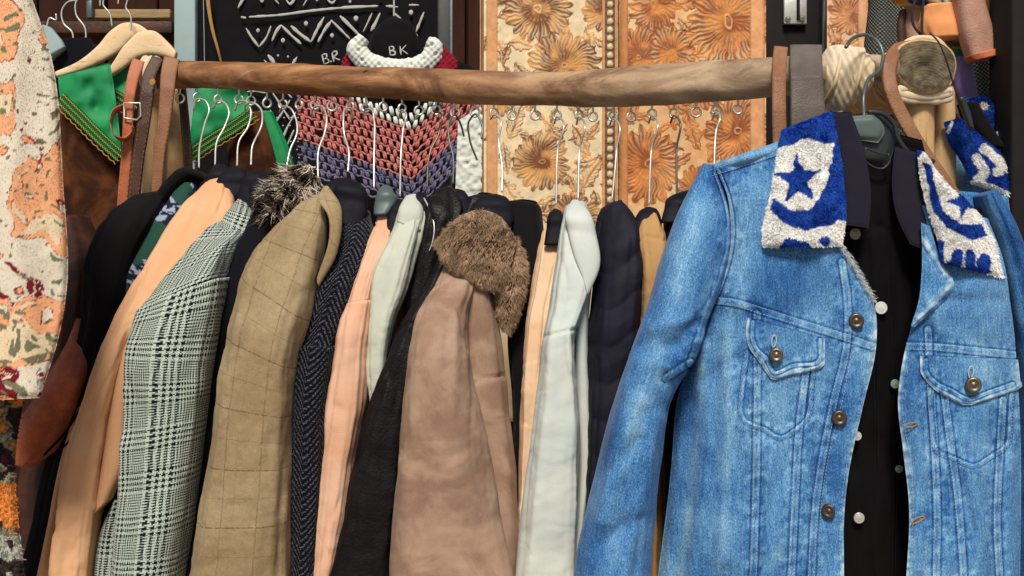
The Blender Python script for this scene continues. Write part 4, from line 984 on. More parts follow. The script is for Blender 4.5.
# black shirt inside the jacket
BS = thing('black_shirt', 'black snap front shirt hanging open collared inside the blue denim jacket', 'shirt', P(870, 140, 1.52))
def bsd(px, py): return 1.515-.012*np.exp(-((px-872)/26)**2)+.00012*np.abs(px-872)
pk = smooth([(880, 240), (884, 330), (886, 420), (884, 590)], 20)
g = Geo(); sheet(g, [(836, 118), (834, 170), (834, 250), (830, 340), (828, 440), (826, 590)], [(922, 140), (934, 190), (936, 260), (932, 340), (930, 440), (930, 590)], bsd, thick=.006, step=1.8, disp=lambda px, py: .004*np.clip(pdist(px, py, pk)[0]-12, -4, 0)/-4+.010*fbm(px*.04, py*.012, 0, 5, 3)-.004*np.exp(-(pdist(px, py, [(880, 226), (905, 250)])[0]/5)**2), seed=3)
g.build('front', MAT['shirt'], BS)
g = Geo()
for o_ in (-11, -8, 8, 11): stitch(g, [(a+o_, b) for a, b in [(880, 236), (884, 330), (886, 420), (884, 580)]], lambda X, Z: bsd(X, Z)-.006, gap=3., dash=2.2, r=.0003)
g.build('stitching', MAT['puffer'], BS)
g = Geo(); loft(g, [(726, 190), (726, 300), (730, 590)], [(1000, 210), (1004, 300), (1000, 590)], [1.565, 1.565, 1.565], [.015, .02, .02], n=40, step=5); g.build('back', MAT['shirt'], BS)
g = Geo(); sheet(g, [(828, 112), (838, 150), (844, 190), (842, 224)], [(851, 112), (864, 150), (871, 192), (869, 228)], lambda px, py: 1.474-.0004*(px-840)+.0002*(226-py), thick=.004, step=1.4, er=2, ea=.002, wr=.003); g.build('collar', MAT['collar'], BS)
g = Geo(); sheet(g, [(895, 146), (892, 185), (897, 216), (910, 244)], [(917, 152), (926, 190), (936, 222), (940, 256)], lambda px, py: 1.47+.0003*(920-px)+.0002*(240-py), thick=.004, step=1.4, er=2, ea=.002, wr=.003); g.build('collar', MAT['collar'], BS)
DOM = [(0, .0016), (.3, .0016), (.6, .0012), (.75, .0008), (.9, .0017), (1., .0006), (1., -.0006), (.4, -.001)]
for x_, y_, r_, mt in ((855, 234, 6, 'brass'), (881, 308, 6.4, 'pearl'), (895, 384, 4.6, 'greensnap'), (857, 436, 4.6, 'pearl'), (899, 469, 4.0, 'greensnap'), (859, 518, 5.6, 'metal')):
    g = Geo(); button(g, x_, y_, float(bsd(x_, y_))-.012 if y_ > 240 else 1.488, r_, tilt=.1, prof=DOM); g.build('snap', MAT[mt], BS)

# its hanger
HG = thing('jacket_hanger', 'black plastic hanger with a thick grey hook holding the blue denim jacket', 'hanger', P(862, 140, 1.50))
g = Geo(); wire(g, [(846, 47, 1.53), (852, 39, 1.555), (866, 35, 1.575), (878, 42, 1.575), (883, 56, 1.565), (880, 69, 1.55), (868, 80, 1.53), (864, 94, 1.51), (864, 118, 1.50)], 1.5, .0027, k=70, n=10); g.build('hook', MAT['darkmetal'], HG)
g = Geo(); sheet(g, [(838, 118), (842, 150), (860, 162)], [(878, 110), (896, 140), (888, 166)], 1.505, thick=.014, step=1.6, er=4, ea=.006, wr=0); g.build('head_plate', MAT['plastic'], HG)
g = Geo(); sheet(g, [(846, 116), (845, 122), (849, 134), (858, 140)], [(872, 114), (880, 120), (884, 134), (878, 143)], 1.494, thick=.009, step=1.2, er=4, ea=.005, wr=0); g.build('size_tab', MAT['plasticgrey'], HG)
g = Geo(); wire(g, [(868, 112), (884, 114), (894, 124), (898, 138), (906, 150), (934, 162)], 1.50, .0035, k=30); wire(g, [(846, 112), (826, 118), (790, 142), (722, 176)], 1.53, .006, k=30); wire(g, [(866, 148), (864, 158), (884, 168), (890, 160), (888, 154)], 1.494, .0016, k=30)
wire(g, [(866, 148, 1.494), (876, 152, 1.494), (888, 155, 1.494)], 1.494, .0012, k=12)
g.build('shoulder_bar', MAT['plastic'], HG)

# ================================================================== left end of the stall
def colfloral(px, py):
    x, y = px, py
    x = x+9*vn(px*.045, py*.045, 0, 71); y = y+9*vn(px*.045, py*.045, 0, 72); a = fbm(x*.034, y*.026, 0, 82, 2)+.12*fbm(x*.11, y*.11, 0, 83, 2); b = fbm(x*.05, y*.05, 0, 85, 3); d = vn(x*.16, y*.16, 0, 87); fz = fbm(x*.35, y*.35, 0, 89, 2)
    o = np.ones(np.shape(px)+(3,))*c3(226, 216, 198)*(1+.04*fz[..., None])
    o = np.where(((b > .44) & (d > -.1) & (a < .0) & (y < 250))[..., None], c3(112, 110, 78), o)                       # olive sprigs
    band = np.abs(a+.03+.02*fz) < .02
    o = np.where((a > -.03)[..., None], c3(238, 176, 132)*(1+.05*fz[..., None]), o)
    o = np.where((a > .34)[..., None], c3(230, 210, 178), o)
    o = np.where((band & (fz > -.45))[..., None], c3(150, 66, 70), o)
    o = np.where(((np.abs(a-.34) < .014) & (fz > -.1))[..., None], c3(188, 96, 66), o)
    m = np.exp(-((y-286-(x-30)*-.15)/17)**2)*1.0+np.exp(-((y-384)/16)**2)*.6-.22
    o = np.where(((fbm(x*.075, y*.075, 0, 91, 2)+m*.75 > .56) & (fz < .32))[..., None], c3(122, 34, 46), o)
    g_ = np.exp(-((y-345)/22)**2)
    o = np.where(((vn(x*.20, y*.20, 0, 93)+g_*.6 > .72))[..., None], c3(122, 124, 98), o)
    return o
FC = thing('floral_coat', 'cream coat with shaggy orange and wine red floral embroidery, at the far left', 'coat', P(20, 0, 1.5))
fcL = [(-60, -14), (-60, 120), (-60, 240), (-60, 330), (-50, 380), (-40, 402)]; fcR = [(28, -14), (54, 70), (63, 180), (67, 285), (58, 340), (40, 398)]
g = Geo(); dfl = lambda px, py: 1.50+np.clip((px-30)/36, 0, 2)**2*.03
A, N, cc, px_, py_ = sheet(g, fcL, fcR, dfl, thick=.008, step=1.2, er=3, ea=.005, col=colfloral, wr=.002, disp=lambda x, y: .0008*fbm(x*.05, y*.05, 0, 81, 3)+.006*np.sin(x*.11+.8*np.sin(y*.012))+.004*np.sin(x*.05+y*.008))
m_, n_ = A.shape[:2]; A_, N_, c_ = scatter(A, N, 14000, rng, cc); fur(g, A_, N_, .0022, .0004, c_*rng.uniform(.92, 1.06, (14000, 1)), droop=.3, jit=.6)
g.build('front', MAT['plush'], FC)
g = Geo(); loft(g, [(-62, -14), (-62, 160), (-62, 300), (-52, 395)], [(22, -14), (52, 160), (58, 300), (38, 392)], [1.58, 1.59, 1.59, 1.58], .05, step=4, col=colfloral, seed=4); g.build('back', MAT['plush'], FC)
def colrug(px, py):
    a = fbm(px*.05, py*.06, 0, 101, 3); f = fbm(px*.3, py*.3, 0, 103, 2)
    o = np.ones(np.shape(px)+(3,))*c3(150, 146, 122)*(1+.3*f[..., None])
    o = np.where((a > .12)[..., None], c3(52, 46, 44), o); o = np.where(((a < -.12) & (f > -.2))[..., None], c3(92, 100, 66), o); o = np.where(((a < -.25))[..., None], c3(206, 132, 70), o)
    o = np.where(((vn(px*.1, py*.1, 0, 105) > .35) & (f > 0))[..., None], c3(106, 40, 64), o)
    o = np.where(((np.abs(py-505) < 22) & (a < .08))[..., None], c3(220, 138, 70), o)
    o = np.where((py > 535)[..., None] & (a < .1)[..., None], c3(168, 172, 160), o)
    return o
RG = thing('woven_coat', 'multicoloured nubbly woven coat hanging below the cream floral coat', 'coat', P(5, 390, 1.56))
g = Geo(); A, N, cc, px_, py_ = sheet(g, [(-50, 375), (-50, 450), (-50, 590)], [(28, 378), (16, 450), (26, 590)], 1.60, thick=.03, step=1.3, er=4, ea=.01, col=colrug, disp=lambda x, y: .0035*fbm(x*.3, y*.3, 0, 7, 2))
i = rng.integers(0, A.shape[0]*A.shape[1], 5000); fur(g, A.reshape(-1, 3)[i], N.reshape(-1, 3)[i], .0055, .0008, cc.reshape(-1, 3)[i]*rng.uniform(.7, 1.1, (5000, 1)), droop=.3, jit=.6)
g.build('front', MAT['plush'], RG)
BC = thing('leather_coat', 'brown leather coat with a rust coloured rounded sleeve end, behind the floral coat', 'coat', P(80, 110, 1.85))
g = Geo(); loft(g, [(56, 225), (52, 260), (48, 320), (40, 400), (28, 470), (20, 584)], [(84, 215), (98, 250), (100, 300), (92, 370), (84, 440), (80, 584)], [2.02, 1.95, 1.92, 1.92, 1.92, 1.92], .05, seed=5, fold=.012); g.build('body', MAT['leatherbrn'], BC)
g = Geo(); loft(g, [(78, 318), (70, 340), (60, 362), (44, 390), (22, 424), (13, 445), (16, 462)], [(96, 322), (97, 345), (94, 366), (88, 385), (76, 420), (60, 450), (34, 467)], [1.88, 1.84, 1.82, 1.81, 1.81, 1.81, 1.81], [.02, .03, .035, .04, .04, .03, .02], seed=6, fold=.008); sl = g.build('sleeve', MAT['leatherrust'], BC)
g = Geo(); wire(g, [(97, 345), (84, 400), (62, 436), (44, 455)], 1.775, .0022, k=30); wire(g, [(94, 372), (84, 412), (70, 440), (46, 462)], 1.775, .0016, k=30); g.build('strap', MAT['black'], sl)

# wooden hangers and green ponchos
def wood_hanger(label, L, R, Y, hook):
    t = thing('wooden_hanger', label, 'hanger', P(L[2][0], L[2][1], Y), 'wooden hangers at the left end')
    g = Geo(); loft(g, L, R, Y, .008, n=24, step=1.5, wr=.0003, p=.7); g.build('shoulder_bar', MAT['hangwood'], t)
    g = Geo(); wire(g, hook, Y, .0016, k=40); g.build('hook', MAT['metal'], t)
wood_hanger('pale wooden hanger at left holding the larger green cloth, behind the other wooden hanger', [(56, 72), (78, 62), (98, 46), (112, 30), (124, 23), (140, 25), (150, 32)], [(58, 78), (82, 71), (106, 60), (124, 48), (132, 40), (142, 37), (148, 38)], 2.16, [(100, 6), (101, -4), (106, -8), (103, 4), (110, 14), (112, 26)])
wood_hanger('pale wooden hanger with a rounded right end, beside the blue plank', [(105, 75), (114, 62), (126, 44), (140, 32), (154, 31), (168, 42), (177, 52)], [(108, 79), (122, 70), (138, 58), (148, 55), (156, 55), (166, 57), (175, 60)], 2.13, [(118, 4), (120, -6), (127, -2), (126, 8), (130, 14), (131, 30)])
def border(par, pts, Y, w=13, rows=3):
    """braided edge: dark band, yellow zigzag rows and a looped gold hem"""
    s = np.array(smooth(pts, 60)); tn = np.gradient(s, axis=0); tn /= np.linalg.norm(tn, axis=1, keepdims=True); nn = np.c_[-tn[:, 1], tn[:, 0]]
    g = Geo(); sheet(g, s[::3]-nn[::3]*w*.5, s[::3]+nn[::3]*w*.5, Y-.004, thick=.004, step=1.4, er=1.5, ea=.001, wr=.001); g.build('braid', MAT['greendk'], par)
    g = Geo(); ln = np.r_[0, np.cumsum(np.linalg.norm(np.diff(s, axis=0), axis=1))]
    for o in np.linspace(-w*.36, w*.36, rows):
        a = np.arange(0, ln[-1], 1.1); x = np.interp(a, ln, s[:, 0]); y = np.interp(a, ln, s[:, 1]); nx = np.interp(a, ln, nn[:, 0]); ny = np.interp(a, ln, nn[:, 1])
        z = o+np.where(np.arange(len(a)) % 2, .9, -.9); tube(g, P(x+nx*z, y+ny*z, Y-.0055), .0007, 5)
    g.build('zigzag_stitch', MAT['yellow'], par)
    g = Geo(); a = np.arange(0, ln[-1], .8); x = np.interp(a, ln, s[:, 0]); y = np.interp(a, ln, s[:, 1]); nx = np.interp(a, ln, nn[:, 0]); ny = np.interp(a, ln, nn[:, 1])
    z = w*.5+1.5+1.3*np.abs(np.sin(a*.42)); tube(g, P(x+nx*z, y+ny*z, Y-.003), .0013, 6); g.build('hem_braid', MAT['gold'], par)
def poncho(label, green, suede, bord, Y):
    t = thing('poncho', label, 'poncho', P(green[0][0][0], green[0][0][1], Y), 'green and brown ponchos at the left end')
    if suede:
        g = Geo(); loft(g, suede[0], suede[1], Y+.045, .025, n=40, step=2.5, seed=int(green[0][0][0]), fold=.008); g.build('suede_body', MAT['suedebrn'], t)
    g = Geo(); sheet(g, green[0], green[1], Y, thick=.006, step=1.8, wr=.003, disp=lambda x, y: .010*fbm(x*.05, y*.04, 0, 7, 2)-.01*np.exp(-((x-97)**2+(y-108)**2)/40.)); g.build('green_cape', MAT['green'], t)
    border(t, bord, Y-.004)
poncho('green embroidered cape over brown suede, hanging left of the buckled strap', ([(58, 76), (59, 90), (62, 106)], [(110, 62), (116, 100), (122, 158)]), ([(56, 105), (58, 180), (56, 300), (54, 470)], [(118, 140), (126, 200), (128, 300), (124, 470)]), [(60, 98), (80, 118), (100, 138), (122, 158)], 2.10)
poncho('small green embroidered cape behind the buckled strap under the right wooden hanger', ([(104, 74), (105, 92), (106, 104)], [(130, 60), (132, 84), (136, 116)]), None, [(104, 92), (118, 98), (134, 112)], 2.14)
poncho('green cape with gold braid over brown suede, showing under the left end of the log', ([(196, 84), (192, 120), (188, 150)], [(244, 84), (250, 100), (252, 112)]), ([(226, 118), (228, 160), (226, 260)], [(262, 112), (274, 160), (280, 260)]), [(189, 156), (212, 140), (232, 128), (254, 112)], 2.16)
t = thing('green_cloth', 'plain green cloth corner hanging beside the brown suede under the log', 'cloth', P(272, 118, 2.24))
g = Geo(); loft(g, [(258, 112), (262, 150), (260, 240)], [(272, 112), (288, 150), (290, 240)], 2.25, .02, seed=9, fold=.008); g.build('drape', MAT['green'], t)

# straps over the left end of the log
def strap(label, pts, w, Y, mat, extra=None, name='leather_strap', thick=.004):
    t = thing(name, label, 'strap', P(pts[0][0], pts[0][1], Y if np.isscalar(Y) else Y[0]), 'leather straps slung over the log')
    s = np.array(smooth(pts, 40)); tn = np.gradient(s, axis=0); tn /= np.linalg.norm(tn, axis=1, keepdims=True); nn = np.c_[-tn[:, 1], tn[:, 0]]
    ww = np.interp(np.linspace(0, 1, 40), np.linspace(0, 1, len(np.atleast_1d(w))), np.atleast_1d(w))[:, None] if not np.isscalar(w) else w
    ys = np.interp(np.linspace(0, 1, 40), np.linspace(0, 1, len(Y)), Y) if not np.isscalar(Y) else np.full(40, Y)
    A_ = s+nn*ww*.5; B_ = s-nn*ww*.5
    g = Geo(); loft(g, A_, B_, ys, thick, n=20, step=1.4, p=.55, wr=.0008); b = g.build('band', MAT[mat], t)
    g = Geo()
    for k in (.36, -.36):
        q = s+nn*ww*k; a = 0
        for j in range(0, 38, 1):
            x = np.array([q[j, 0], q[j, 0]*.35+q[j+1, 0]*.65]); z = np.array([q[j, 1], q[j, 1]*.35+q[j+1, 1]*.65]); tube(g, P(x, z, ys[j]-thick-.0002), .0003, 5)
    g.build('stitching', MAT['gold'], b)
    return t
t = strap('orange brown leather strap with a steel buckle and a curled loop, leftmost on the log', [(139, 60), (134, 75), (130, 95), (128, 125), (127, 150), (123, 200), (119, 260)], [13, 11, 10, 11, 11, 10, 10], [1.99, 1.955, 1.95, 1.95, 1.95, 1.95, 1.95], 'leatherorg')
g = Geo(); wire(g, [(124, 103), (140, 103), (141, 116), (137, 120), (124, 118)], 1.94, .0017, k=None, closed=True); g.build('buckle', MAT['metal'], t)
g = Geo(); s = [(124, 104, 1.94), (113, 110, 1.92), (110, 122, 1.905), (114, 135, 1.905), (124, 138, 1.92), (132, 130, 1.93), (130, 118, 1.945)]
a = np.array(s); q = samp(a, 50, knots(a[:, :2], a[:, :2])[0]); g2 = Geo()
rad = []
for k, w in ((-1, 1), (1, 1)): pass
Lp = P(q[:, 0], q[:, 1]-1.0, q[:, 2]+.004); Rp = P(q[:, 0]+2.5, q[:, 1]+2.5, q[:, 2]+.030)
V = np.stack([Lp, Rp, Rp+[0, .001, -.003], Lp+[0, .001, -.003]], 1); g.add(V.reshape(-1, 3), [gridfaces(50, 4, True)]); g.build('loop', MAT['leatherorg'], t)
t = strap('dark brown leather strap with a copper rivet, middle of the three at the left end', [(158, 58), (150, 75), (147, 95), (144, 120), (138, 160), (133, 205), (128, 260)], [12, 14, 13, 12, 12, 12, 11], [1.985, 1.95, 1.945, 1.945, 1.945, 1.945, 1.945], 'leatherdk')
g = Geo(); button(g, 152.5, 82, 1.936, 3.4, prof=DOM); g.build('rivet', MAT['gold'], t)
strap('tan stitched leather strap, rightmost of the three at the left end of the log', [(172, 58), (169, 72), (167, 95), (164, 125), (160, 150), (158, 175), (156, 230)], [16, 15, 13, 12, 11, 10, 10], [1.985, 1.95, 1.945, 1.945, 1.945, 1.945, 1.945], 'leathertan')
strap('brown leather strap end hanging behind the tan strap under the log', [(182, 88), (184, 110), (186, 135), (188, 160), (186, 220)], [8, 9, 9, 8, 8], 2.05, 'leatherdk')
def lpole(label, a, b, w0, w1, Y, mat='pole', seed=1):
    t = thing('pole', label, 'pole', P(b[0], b[1], Y), 'peeled poles carrying the log')
    g = Geo(); k = np.linspace(0, 1, 6)
    cx = a[0]+(b[0]-a[0])*k; cy = a[1]+(b[1]-a[1])*k; w = w0+(w1-w0)*k
    loft(g, np.c_[cx-w/2, cy], np.c_[cx+w/2, cy], Y, w/2*Y/F, n=32, step=4, p=1., wr=.004, wf=20, seed=seed); g.build('shaft', MAT[mat], t)
gy = lambda Y: 288+ZC*F/Y
lpole('pale peeled pole leaning at the left end of the log, between the leather straps', (154, 88), (118, gy(2.04)), 16, 26, 2.04, seed=2)
lpole('pale peeled pole crossing behind the tan strap at the left end', (168, 88), (230, gy(2.10)), 20, 28, 2.09, seed=3)
t = thing('cotton_lashing', 'pale fluffy cotton cord lashed round the left end of the log', 'lashing', P(150, 92, 1.99))
g = Geo()
for k in range(4):
    a = np.linspace(0, 2*np.pi, 40, endpoint=False); y = float(RX(148)); rx = .029+.002*k % .004
    c0 = P(148+k*3.2, 75, y); r_ = .031+.001*vn(a*3, k, 0, 3)
    tube(g, np.stack([c0[0]+.004*np.cos(a), c0[1]+r_*np.cos(a), c0[2]+r_*np.sin(a)], -1), .0042, 8, closed=True)
g.build('cord', MAT['twine'], t)

# rack of dark clothes and slat above the ponchos
t = thing('shelf_rail', 'pale wooden slat fixed crosswise at the top left behind the wooden hangers', 'rail', P(130, 14, 2.30))
g = Geo(); box(g, 88, 170, 9, 18, 2.30, .02); g.build('board', MAT['slat'], t)
g = Geo(); box(g, 86, 92, 0, 18, 2.285, .012); g.build('bracket', MAT['darkmetal'], t)
t = thing('blue_plank', 'upright pale blue painted plank between the wooden hangers and the black cloth', 'plank', P(185, 60, 2.42))
g = Geo(); box(g, 174, 195, -40, 190, 2.42, .03); g.build('board', MAT['bluepaint'], t)
t = thing('dark_shelf', 'dark wooden shelf board at the top left above the wooden hangers', 'shelf', P(100, 26, 2.5))
g = Geo(); box(g, 36, 172, 21, 33, 2.5, .12); g.build('board', MAT['leatherbrn'], t)
DC = [(46, [(48, 46), (47, 26), (50, 18), (56, 20), (56, 14)], 'thin wire hook at the far upper left beside the floral coat'),
      (72, [(73, 46), (72, 32), (64, 24), (62, 10), (68, 2), (76, 0)], 'wire hook with a wide round bend over the dark garment'),
      (84, [(86, 44), (85, 28), (76, 14), (76, 2), (82, -6)], 'long bright wire hook right of the round bent one')]
for x, pts, lab in DC:
    t = thing('wire_hook', lab, 'hook', P(pts[0][0], pts[0][1], 2.24), 'wire hooks of the dark hanging clothes'); g = Geo(); wire(g, pts, 2.24, .0018, k=40); g.build('wire', MAT['metal'], t)
t = thing('dark_garment', 'dark blue grey garment slumped behind the left wooden hanger', 'garment', P(70, 50, 2.3))
g = Geo(); loft(g, [(50, 44), (46, 62), (48, 90), (50, 160)], [(92, 40), (100, 56), (104, 90), (104, 160)], 2.26, .03, seed=12, fold=.02); g.build('cloth', MAT['navyblack'], t)
t = thing('grey_blue_scarf', 'small grey blue cloth hanging beside the cream floral coat', 'cloth', P(56, 30, 2.2))
g = Geo(); loft(g, [(44, 26), (46, 40), (50, 60)], [(52, 28), (62, 40), (66, 48)], 2.22, .015, seed=14, fold=.01); g.build('drape', MAT['bluepaint'], t)

# ================================================================== black painted cloth behind the log
MC = thing('mudcloth', 'black cloth painted with white zigzags, dots and the letters B.R', 'wall hanging', P(320, 200, 2.42))
g = Geo(); sheet(g, [(196, -30), (196, 110), (196, 250)], [(437, -30), (437, 110), (437, 250)], 2.44, thick=.006, step=3, wr=.004, disp=lambda x, y: .004*fbm(x*.02, y*.02, 0, 3)); g.build('cloth', MAT['mud'], MC)
g = Geo(); YM = 2.431
def br(*pts, w=1.6, k=None):
    q = np.array(pts, float); n = max(6, int(np.sum(np.linalg.norm(np.diff(q, axis=0), axis=1))/2)); q = samp(q, n, knots(q, q)[0]) if len(q) > 1 else q
    r = w*YM/F*.5*(1+.35*vn(np.arange(len(q))*.45, q[0, 0], 0, 9)); r = r*np.clip(np.minimum(np.arange(len(q))+1.2, len(q)-np.arange(len(q))+.2)/3, .3, 1); tube(g, P(q[:, 0], q[:, 1], YM), r, 8, sq=.35)
def dot(x, y, r=2.4): tube(g, P(np.array([x-r*.5, x, x+r*.5]), np.array([y, y-.4, y]), YM), np.array([.7, 1, .7])*r*YM/F, 8, sq=.3)
for a in ([(241, 17), (246, 18)], [(249, 17), (280, 15), (310, 11), (340, 8), (378, 6)], [(386, 6), (398, 7)], [(409, 5), (419, 5)]): br(*a, w=2.6)
for a, w in (([(246, 28), (252, 38), (259, 47)], 2.2), ([(259, 47), (266, 38), (271, 26)], 2), ([(272, 41), (276, 32), (281, 25)], 3.2), ([(281, 25), (290, 34), (301, 44)], 3), ([(291, 26), (300, 34), (311, 42)], 3), ([(311, 42), (317, 30), (324, 17)], 3),
             ([(318, 42), (324, 31), (332, 20)], 3.2), ([(331, 20), (340, 29), (350, 39)], 2), ([(340, 16), (350, 26), (360, 36)], 3), ([(363, 32), (368, 22), (372, 13)], 1.6), ([(371, 31), (376, 22), (380, 13)], 3), ([(394, 13), (402, 20)], 3), ([(402, 21), (412, 30), (418, 36)], 2), ([(416, 32), (420, 22), (424, 12)], 3),
             ([(238, 8), (242, 1), (246, -6)], 3), ([(272, -4), (279, 4)], 2), ([(284, -4), (290, 4), (297, -5)], 2.4), ([(303, 6), (309, -4)], 2), ([(325, -4), (332, 3), (338, -4)], 2), ([(268, 55), (272, 60), (276, 66)], 4), ([(264, 60), (270, 66)], 2), ([(297, 57), (292, 65)], 2.4)):
    br(*a, w=w)
for x, y, r in ((258, 31, 2.4), (283, 41, 2.7), (306, 24, 2.8), (332, 36, 2.6), (356, 19, 3.2), (411, 13, 3), (262, 1, 2.6), (317, 0, 2.2), (278, 56, 1.4), (288, 57, 1.4), (350, 2, 1.8), (380, -2, 2), ): dot(x, y, r)
g.build('painted_zigzags', MAT['paint'], MC); g = Geo()
for a in ([(246, 92), (256, 91), (266, 93)], [(262, 104), (268, 94)], [(272, 92), (280, 104), (290, 120)], [(290, 100), (280, 116), (270, 130)], [(284, 90), (292, 98)], [(296, 112), (288, 126), (282, 140)], [(276, 130), (288, 146)], [(294, 130), (284, 152)], [(270, 110), (276, 120)]): br(*a, w=2)
for x in range(262, 300, 7):
    for y in range(118, 165, 8): dot(x+(y % 3), y, .9)
g.build('painted_marks', MAT['paint'], MC); g = Geo()
# hand painted letters
def letters(items, w=1.7):
    for st in items: br(*st, w=w)
letters([[(322, 55), (323, 59), (324, 64)], [(322, 55), (326, 54), (327, 57), (324, 59)], [(324, 59), (328, 59), (329, 62), (324, 64)], [(332, 53), (333, 57), (334, 62)], [(332, 53), (336, 51), (337, 54), (333, 57)], [(334, 57), (337, 59), (340, 60)]]); dot(331, 62, 1.1)
g.build('painted_letters', MAT['paint'], MC)
t = thing('window_frame', 'narrow dark grey upright frame between the black painted cloth and the brown boards', 'frame', P(445, 200, 2.5))
g = Geo(); box(g, 433, 452, -30, 260, 2.46, .03); g.build('post', MAT['plastic'], t)
g = Geo(); box(g, 433.5, 435, -30, 260, 2.455, .006, .0005); box(g, 450, 452.5, -30, 260, 2.453, .006, .0005); g.build('edge_strip', MAT['darkmetal'], t)
t = thing('yellow_cord', 'faded yellow green cord hanging down the left edge of the black cloth', 'cord', P(214, 60, 2.4))
g = Geo(); wire(g, [(207, -10, 2.41), (209, 10, 2.405), (213, 32, 2.40), (218, 50, 2.4), (222, 66, 2.41)], 2.4, np.linspace(.005, .0025, 40), k=40, sq=.5); g.build('strand', MAT['gold'], t)
t = thing('thin_wire', 'thin pale wire running straight down beside the blue plank', 'wire', P(204, 60, 2.42)); g = Geo(); wire(g, [(203, -20), (204, 30), (205, 100)], 2.42, .0008, k=20); g.build('strand', MAT['metal'], t)

# ================================================================== crochet top
CT = thing('crochet_top', 'crochet top with a white ruffled neck ring and pink and slate blue chevron stitches', 'top', P(390, 20, 2.3))
tipx = 412.
def vline(x): return np.where(x < tipx, 178-(tipx-x)*.36, 178-(x-tipx)*.92)
YC = 2.26
def cluster(g, x, y, h=9.5, w=7., sl=0.):
    for k in (-1, 1):
        n = 5; t_ = np.linspace(0, 1, n); px = x+k*w*.15*(1-.5*np.abs(2*t_-1))+sl*(t_-.5)*h+rng.normal(0, .2); py = y-h*.5+h*t_+rng.normal(0, .3)
        tube(g, P(px, py, YC-.006*np.sin(np.pi*t_)+rng.normal(0, .0012)-(.003 if k == 0 else 0)), np.array([1.3, 1.25, 1.2, 1.25, 1.3])*.0024*w/8.6, 6)
RS = 8.0
rowsG = {'pink_stitches': Geo(), 'blue_stitches': Geo(), 'white_stitches': Geo()}
for k in range(-4, 12):
    kind = 'blue_stitches' if k < 0 else ('pink_stitches' if k < 8 else 'white_stitches')
    for x in np.arange(296, 485, 6.6):
        x = x+(3.3 if k % 2 else 0); y = float(vline(x))-k*RS-3
        lo, hi = (290, 484)
        if rng.uniform() < .03: continue
        if y < 84: continue
        kk = kind
        if x > tipx:                      # the right side: blue reaches higher
            if y > 178-(x-tipx)*.92-2: kk = 'blue_stitches'
            if k > 5 and x < 452: kk = 'white_stitches'
            if k > 7 and x < 440: continue
        else:
            if k in (7, 6) and x > 352+8*(7-k): kk = 'white_stitches'
            if k >= 8 and x > 346: continue
            if k >= 8: kk = 'pink_stitches'
        if x > 482 or x < 298+(-k*2 if k < 0 else 0): continue
        if kk == 'blue_stitches' and y > 200: continue
        cluster(rowsG[kk], x+rng.normal(0, .5), y+rng.normal(0, .6), 8.0, 6.6 if kk != 'white_stitches' else 7, sl=.25 if x < tipx else -.25)
for k in range(-4, 12):                                 # the chain of every row
    for kk, xs in (('blue_stitches' if k < 0 else 'pink_stitches', np.arange(298, tipx, 1.4)), ('blue_stitches' if k < 0 else 'pink_stitches', np.arange(tipx, 484, 1.4))):
        y = vline(xs)-k*RS+1.0; ok = (y > 86) & (y < 200)
        if kk == 'pink_stitches': ok &= np.where(xs < tipx, (k < 7) | (xs < 348), (k < 6) | (xs > 448))
        if ok.sum() < 6: continue
        xs, y = xs[ok], y[ok]; tube(rowsG[kk], P(xs, y+.7*np.sin(xs*.95)+.8*vn(xs*.2, k*3., 0, 3), YC-.003), .0024*(1+.25*np.sin(xs*1.9)), 7)
rowsG['pink_stitches'].build('pink_stitches', MAT['pinkyarn'], CT); rowsG['blue_stitches'].build('blue_stitches', MAT['navyyarn'], CT); rowsG['white_stitches'].build('white_stitches', MAT['whiteyarn'], CT)
# neck ring: a fat ruffled roll of white crochet
g = Geo(); sp = np.array(smooth([(364, 38), (357, 48), (362, 58), (378, 66), (400, 69), (420, 66), (432, 56), (434, 46), (428, 42)], 70)); tn = np.gradient(sp, axis=0); tn /= np.linalg.norm(tn, axis=1, keepdims=True); nn = np.c_[-tn[:, 1], tn[:, 0]]
wd = np.interp(np.linspace(0, 1, 70), [0, .12, .5, .88, 1], [6, 10.5, 10, 10.5, 6])[:, None]
loft(g, sp-nn*wd, sp+nn*wd, 2.28, .018, n=60, step=.9, wr=.003, wf=60, p=1., disp=lambda x, y: .0014*np.sin(x*.95)*np.sin(y*.95)-.004*(np.sin(x*.31+y*.2)*np.sin(y*.37-x*.1) > .75)); g.build('neck_ring', MAT['whiteyarn'], CT)
g = Geo(); loft(g, [(440, 47), (432, 56), (427, 66), (426, 76)], [(444, 46), (452, 54), (458, 66), (458, 78)], 2.285, .012, n=50, step=1, wr=.003, wf=60, disp=lambda x, y: .003*np.sin(x*1.1)*np.sin(y*1.1)); g.build('maroon_stitches', MAT['redyarn'], CT)
g = Geo(); loft(g, [(346, 54), (342, 62), (339, 76)], [(351, 54), (354, 62), (356, 76)], 2.30, .012, n=40, step=1, wr=.003, wf=60, disp=lambda x, y: .003*np.sin(x*1.1)*np.sin(y*1.1)); g.build('maroon_stitches', MAT['redyarn'], CT)
g = Geo(); loft(g, [(440, 60), (452, 60), (466, 64), (474, 68)], [(440, 80), (452, 82), (466, 82), (480, 80)], 2.29, .012, step=2); g.build('black_shoulder', MAT['black'], CT)
t = thing('dress_form_neck', 'black domed neck form with painted letters inside the white crochet ring', 'display form', P(394, 66, 2.32))
g = Geo(); loft(g, [(392, 17), (381, 23), (372, 34), (369, 46), (371, 60), (376, 76)], [(396, 17), (408, 22), (416, 33), (419, 46), (418, 60), (414, 76)], 2.33, [.01, .025, .032, .035, .035, .035], n=50, p=1.); nf = g.build('neck', MAT['black'], t)
g = Geo(); YM = 2.2935
